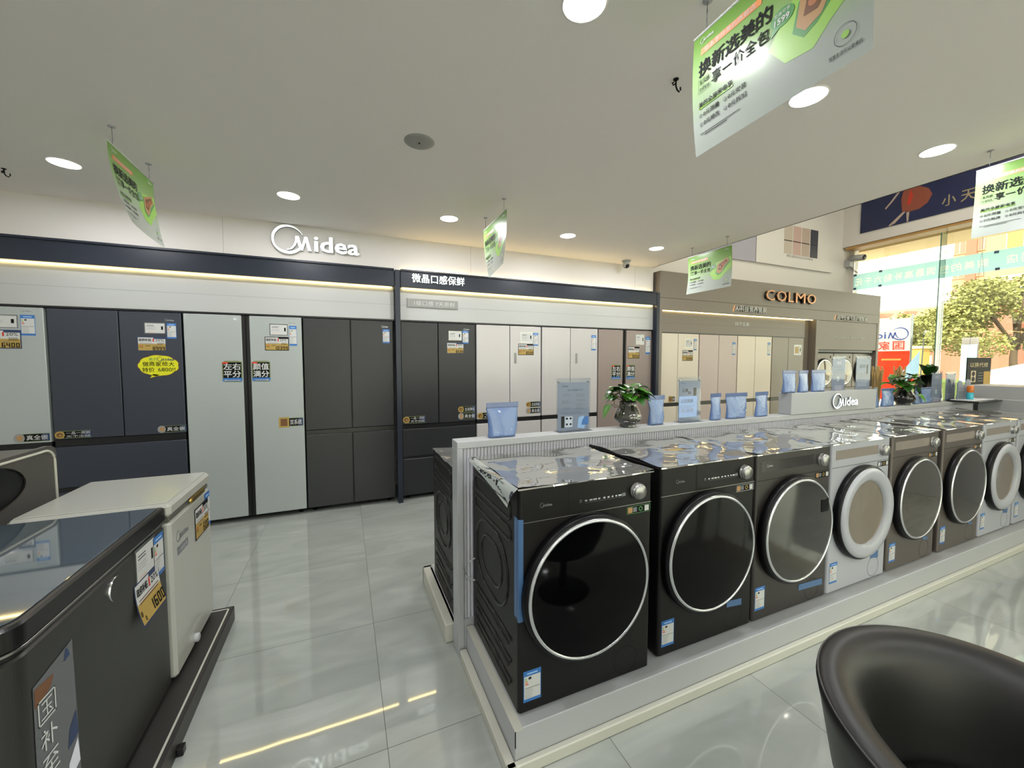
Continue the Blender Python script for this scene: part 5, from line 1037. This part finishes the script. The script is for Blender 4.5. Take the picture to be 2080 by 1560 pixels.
g = G(); g.tube([(-0.02, 0.06, -0.02), (-0.04, -0.04, 0.02)], 0.02, 'white_paint', 12); g.tube([(-0.03, 0.02, 0.04), (-0.09, -0.22, -0.0)], 0.058, 'white_paint', 18); g.tube([(-0.09, -0.22, -0.0), (-0.091, -0.225, -0.001)], 0.04, 'black', 16); g.build('body', t)
g = G(); g.tube([(-0.02, 0.05, -0.05), (-0.08, -0.02, -0.2), (-0.03, -0.1, -0.26), (0.02, 0.02, -0.15), (0, 0.05, -0.05)], 0.005, 'ink_grey', 6); g.build('cables', t)

g = G(); g.box(9.4, 80, -40, 70, -0.35, -0.15, 'pavement'); g.box(-40, 9.4, -40, -6.4, -0.35, -0.15, 'pavement'); g.box(-40, -6.2, -6.4, 30, -0.35, -0.15, 'pavement'); g.box(20, 34, -40, 70, -0.15, -0.14, 'asphalt'); o = g.build('pavement'); o['kind'] = 'structure'
g = G(); g.box(9.45, 10.35, -6.2, 8, 3.62, 3.95, 'out_trim'); o = g.build('canopy'); tag(o, 'pale canopy slab jutting out over the shop window', 'canopy')
t = thing('advertising_flag', 'tall red and white flag banner on a pole outside, its lettering seen from behind', 'flag', (12, 4.83, -0.15))
g = G(); g.tube([(0, -0.03, 0), (0, -0.03, 2.7)], 0.018, 'ink_grey', 10); g.build('pole', t)
def ffr(u, v, w=0): return (0.03 * math.sin(4 * u + v) - abs(w) * 4, u, v)
g = G(); g.fr = ffr; g.rect(0, 1.86, 1.0, 2.62, 'flag_white', 0, 8, 6); g.rect(0, 0.7, 1.0, 1.86, 'flag_red', 0, 8, 6); g.build('cloth', t)
gg = G(); gg.fr = ffr; gg.logo(0.03, 2.11, 0.3, 'flag_blue', 1)
x = 0.1
for c in '国家补贴': gg.text(c, x, 1.89, 0.2, 'red_print', w=0.2, bold=0.03, layer=1); x += 0.26
gg.rect(0.15, 1.64, 0.5, 1.68, 'out_yellow', 1); gg.rect(0.1, 1.1, 0.3, 1.3, 'out_yellow', 1); gg.build('lettering', t)
t = thing('pennant', 'small blue and red pennant leaning beside the big flag outside', 'flag', (11.5, 4.45, -0.15)); g = G(); g.tube([(0, 0, 0), (0, -0.05, 2.1)], 0.012, 'ink_grey', 8); g.build('pole', t); g = G(); g.add([(0, -0.0, 1.85), (0, 0.3, 1.35), (0, 0.3, 1.1), (0, -0.0, 1.35)], [(0, 1, 2, 3)], 'lightblue_print'); g.add([(0.002, 0.0, 1.35), (0.002, 0.3, 1.1), (0.002, -0.08, 1.1)], [(0, 1, 2)], 'flag_red'); g.build('cloth', t)

def building(label, loc, fn):
    t = thing('building', label, 'building', loc); fn(t); return t
def wins(t, xs, zs, w, h, x, m='out_window', arch=False):
    for z in zs:
        for y in xs:
            g = G(); g.box(x - 0.12, x, y - w / 2 - 0.1, y + w / 2 + 0.1, z - 0.1, z + h + 0.1, 'out_trim'); g.box(x - 0.16, x - 0.12, y - w / 2, y + w / 2, z, z + h, m)
            if arch: g.lathe([(0.001, 0), (w / 2 + 0.1, 0), (w / 2 + 0.1, -0.13)], 'out_trim', (x, y, z + h), 'x', 24); g.lathe([(0.001, -0.14), (w / 2, -0.14), (w / 2, -0.1)], m, (x, y, z + h), 'x', 24)
            g.box(x - 0.18, x - 0.16, y - 0.04, y + 0.04, z, z + h, 'out_trim'); g.build('window', t)
def b_long(t):
    g = G(); g.box(0, 8, -0.6, 13, 0, 5.5, 'out_wall_pink'); g.build('walls', t)
    g = G(); g.add([(-0.5, -0.7, 5.45), (-0.5, 13.2, 5.45), (3.5, 13.2, 6.6), (3.5, -0.7, 6.6), (8.5, -0.7, 5.45), (8.5, 13.2, 5.45)], [(0, 1, 2, 3), (3, 2, 5, 4), (0, 3, 4), (1, 5, 2)], 'out_roof'); g.box(-0.55, -0.45, -0.7, 13.2, 5.3, 5.55, 'out_trim'); g.build('roof', t)
    for y in (0.9, 2.8, 4.5, 6.4): g = G(); g.add([(-0.2, y - 0.6, 5.55), (-0.2, y + 0.6, 5.55), (-0.2, y, 6.05), (2.0, y, 6.15)], [(0, 1, 2), (0, 2, 3), (1, 3, 2)], 'out_wall_pink'); g.build('dormer', t)
    wins(t, (0.1, 1.4, 3.6, 5.4, 7.5), (0.6, 3.0), 1.0, 1.5, 0)
    for y in (0.2, 2.4, 4.6): g = G(); g.box(-0.25, 0, y, y + 0.3, 0, 5.4, 'out_yellow'); g.build('pilaster', t)
building('long pink-brown building with a tiled roof and small dormers across the road', (45, 15.6, -0.2), b_long)
def b_tower(t):
    g = G(); g.box(0, 10, -5.0, 2.6, 0, 34, 'out_wall_peach'); g.box(-0.4, 0, 0.5, 1.4, 0, 34, 'out_wall_pink'); g.build('walls', t); wins(t, (0.0, 2.0), [3 + 3 * k for k in range(10)], 0.9, 1.7, 0, 'out_roof'); wins(t, (-3.0,), [3 + 3 * k for k in range(10)], 1.4, 1.5, 0)
building('tall peach apartment tower rising above the low roofs', (70, 21.9, -0.2), b_tower)
def b_right(t):
    g = G(); g.box(0, 8, -14, 0, 0, 8.0, 'out_wall_pink'); g.box(0, 8, -14, 0.1, 8.0, 13.5, 'out_wall_peach'); g.box(-0.5, 8, -14, 0.1, 7.7, 8.1, 'out_trim'); g.build('walls', t); wins(t, (-1.6, -3.4, -5.6, -7.4), (5.8,), 1.1, 0.9, 0, arch=True); wins(t, (-1.8, -5.0), (9.6,), 1.6, 2.2, 0, 'out_yellow')
building('pink building with arched windows at the right of the window view', (46, 14.2, -0.2), b_right)
def b_gable(t):
    g = G(); g.add([(0, -1.9, 0), (0, 1.9, 0), (0, 1.9, 5.2), (0, 0, 6.6), (0, -1.9, 5.2), (3.4, -1.9, 0), (3.4, 1.9, 0), (3.4, 1.9, 5.2), (3.4, 0, 6.6), (3.4, -1.9, 5.2)], [(0, 1, 2, 3, 4), (5, 9, 8, 7, 6), (1, 6, 7, 2), (0, 4, 9, 5)], 'out_wall_pink'); g.build('walls', t)
    g = G(); g.tube([(-0.2, -2.2, 5.05), (-0.2, 0, 6.75)], 0.14, 'out_trim', 6); g.tube([(-0.2, 2.2, 5.05), (-0.2, 0, 6.75)], 0.14, 'out_trim', 6); g.add([(-0.3, -2.3, 5.1), (-0.3, 0, 6.85), (3.6, 0, 6.85), (3.6, -2.3, 5.1), (-0.3, 2.3, 5.1), (3.6, 2.3, 5.1)], [(0, 1, 2, 3), (1, 4, 5, 2)], 'out_roof'); g.build('roof', t)
building('small gabled brick-red house front with cream edging behind the trees', (40.4, 13.05, -0.2), b_gable)

def tree(label, loc, rx, ry, rz, cz, n, seed):
    t = thing('tree', label, 'tree', loc, group='street trees outside'); rg = random.Random(seed); g = G(); g.tube([(0, 0, 0), (0.05, 0.1, cz * 0.5), (0, 0, cz)], [0.16, 0.12, 0.07], 'bark', 8)
    for i in range(6): a = rg.random() * 6.28; g.tube([(0, 0, cz * 0.6), (rx * 0.3 * math.cos(a), ry * 0.3 * math.sin(a), cz), (rx * 0.6 * math.cos(a), ry * 0.6 * math.sin(a), cz + rz * 0.4)], [0.06, 0.04, 0.02], 'bark', 6)
    g.build('trunk', t); g = G(); vs = []; fs = []
    cl = [(rg.uniform(-.75, .75) * rx, rg.uniform(-.8, .8) * ry, cz + rg.uniform(-.7, .75) * rz) for _ in range(26)]
    for i in range(n):
        c = cl[i % 26]; d = Vector((rg.gauss(0, 1), rg.gauss(0, 1), rg.gauss(0, 1))).normalized(); p = Vector(c) + Vector((d.x * rx, d.y * ry, d.z * rz)) * 0.34 * rg.random() ** 0.33
        a = Vector((rg.uniform(-1, 1), rg.uniform(-1, 1), rg.uniform(-.5, .5))).normalized() * 0.075; b = a.cross(Vector((rg.uniform(-1, 1), rg.uniform(-1, 1), rg.uniform(-1, 1)))).normalized() * 0.05
        k = len(vs); vs += [p - a, p + b, p + a, p - b]; fs.append((k, k + 1, k + 2, k + 3))
    g.add(vs, fs, 'tree_leaf'); g.build('foliage', t)
tree('broad leafy tree filling the right of the window view', (27, 7.3, -0.15), 2.2, 2.7, 1.9, 3.6, 17000, 3)
tree('smaller leafy tree left of the broad one, before the long building', (30, 11.9, -0.15), 1.6, 1.15, 1.5, 3.0, 8000, 4)
g = G(); g.box(22, 23, 3, 22, -0.14, 0.75, 'hedge', 0.1); tag(g.build('hedge'), 'clipped yellow-green hedge strip along the road outside', 'hedge')
t = thing('gate_post', 'square yellow gate pillar by the hedge outside', 'gate', (24, 9.35, -0.15)); g = G(); g.box(-0.3, 0.3, -0.28, 0.28, 0, 2.2, 'out_yellow'); g.box(-0.35, 0.35, -0.33, 0.33, 2.2, 2.32, 'out_trim'); g.build('pillar', t)
t = thing('street_sign', 'tall white and teal notice board standing by the road', 'sign', (20, 6.45, -0.15)); g = G(); g.box(-0.05, 0.05, -0.19, 0.19, 0.9, 2.45, 'flag_white'); g.box(-0.06, -0.05, -0.19, 0.19, 0.9, 2.2, 'street_teal'); g.build('board', t); g = G(); g.tube([(0, -0.15, 0), (0, -0.15, 0.9)], 0.03, 'ink_grey', 8); g.build('leg', t); g = G(); g.tube([(0, 0.15, 0), (0, 0.15, 0.9)], 0.03, 'ink_grey', 8); g.build('leg', t)
t = thing('car', 'white car parked outside behind the black hanging sign', 'car', (17, 3.0, -0.15))
g = G(); prof = [(-2.1, 0.3), (-2.1, 0.85), (-1.3, 1.05), (-0.6, 1.6), (0.9, 1.66), (1.9, 1.35), (2.1, 1.0), (2.12, 0.3)]; n = len(prof)
g.add([(-0.85, a, b) for a, b in prof] + [(0.85, a, b) for a, b in prof], [tuple(range(n)), tuple(range(n, 2 * n))[::-1]] + [(i, (i + 1) % n, n + (i + 1) % n, n + i) for i in range(n)], 'car_white'); g.build('body', t)
g = G(); g.add([(-0.856, a, b) for a, b in ((-1.1, 1.05), (-0.55, 1.5), (0.1, 1.54), (0.1, 1.05))], [(0, 1, 2, 3)], 'out_window'); g.add([(-0.856, a, b) for a, b in ((0.18, 1.05), (0.18, 1.54), (0.9, 1.54), (1.5, 1.3), (1.5, 1.05))], [(0, 1, 2, 3, 4)], 'out_window'); g.build('side_window', t)
for y in (-1.25, 1.35): g = G(); g.lathe([(0.001, -0.9), (0.2, -0.9), (0.34, -0.88), (0.34, -0.65)], 'black_matte', (0, y, 0.34), 'x', 28); g.lathe([(0.001, -0.905), (0.2, -0.905)], 'brushed', (0, y, 0.34), 'x', 20); g.build('wheel', t)
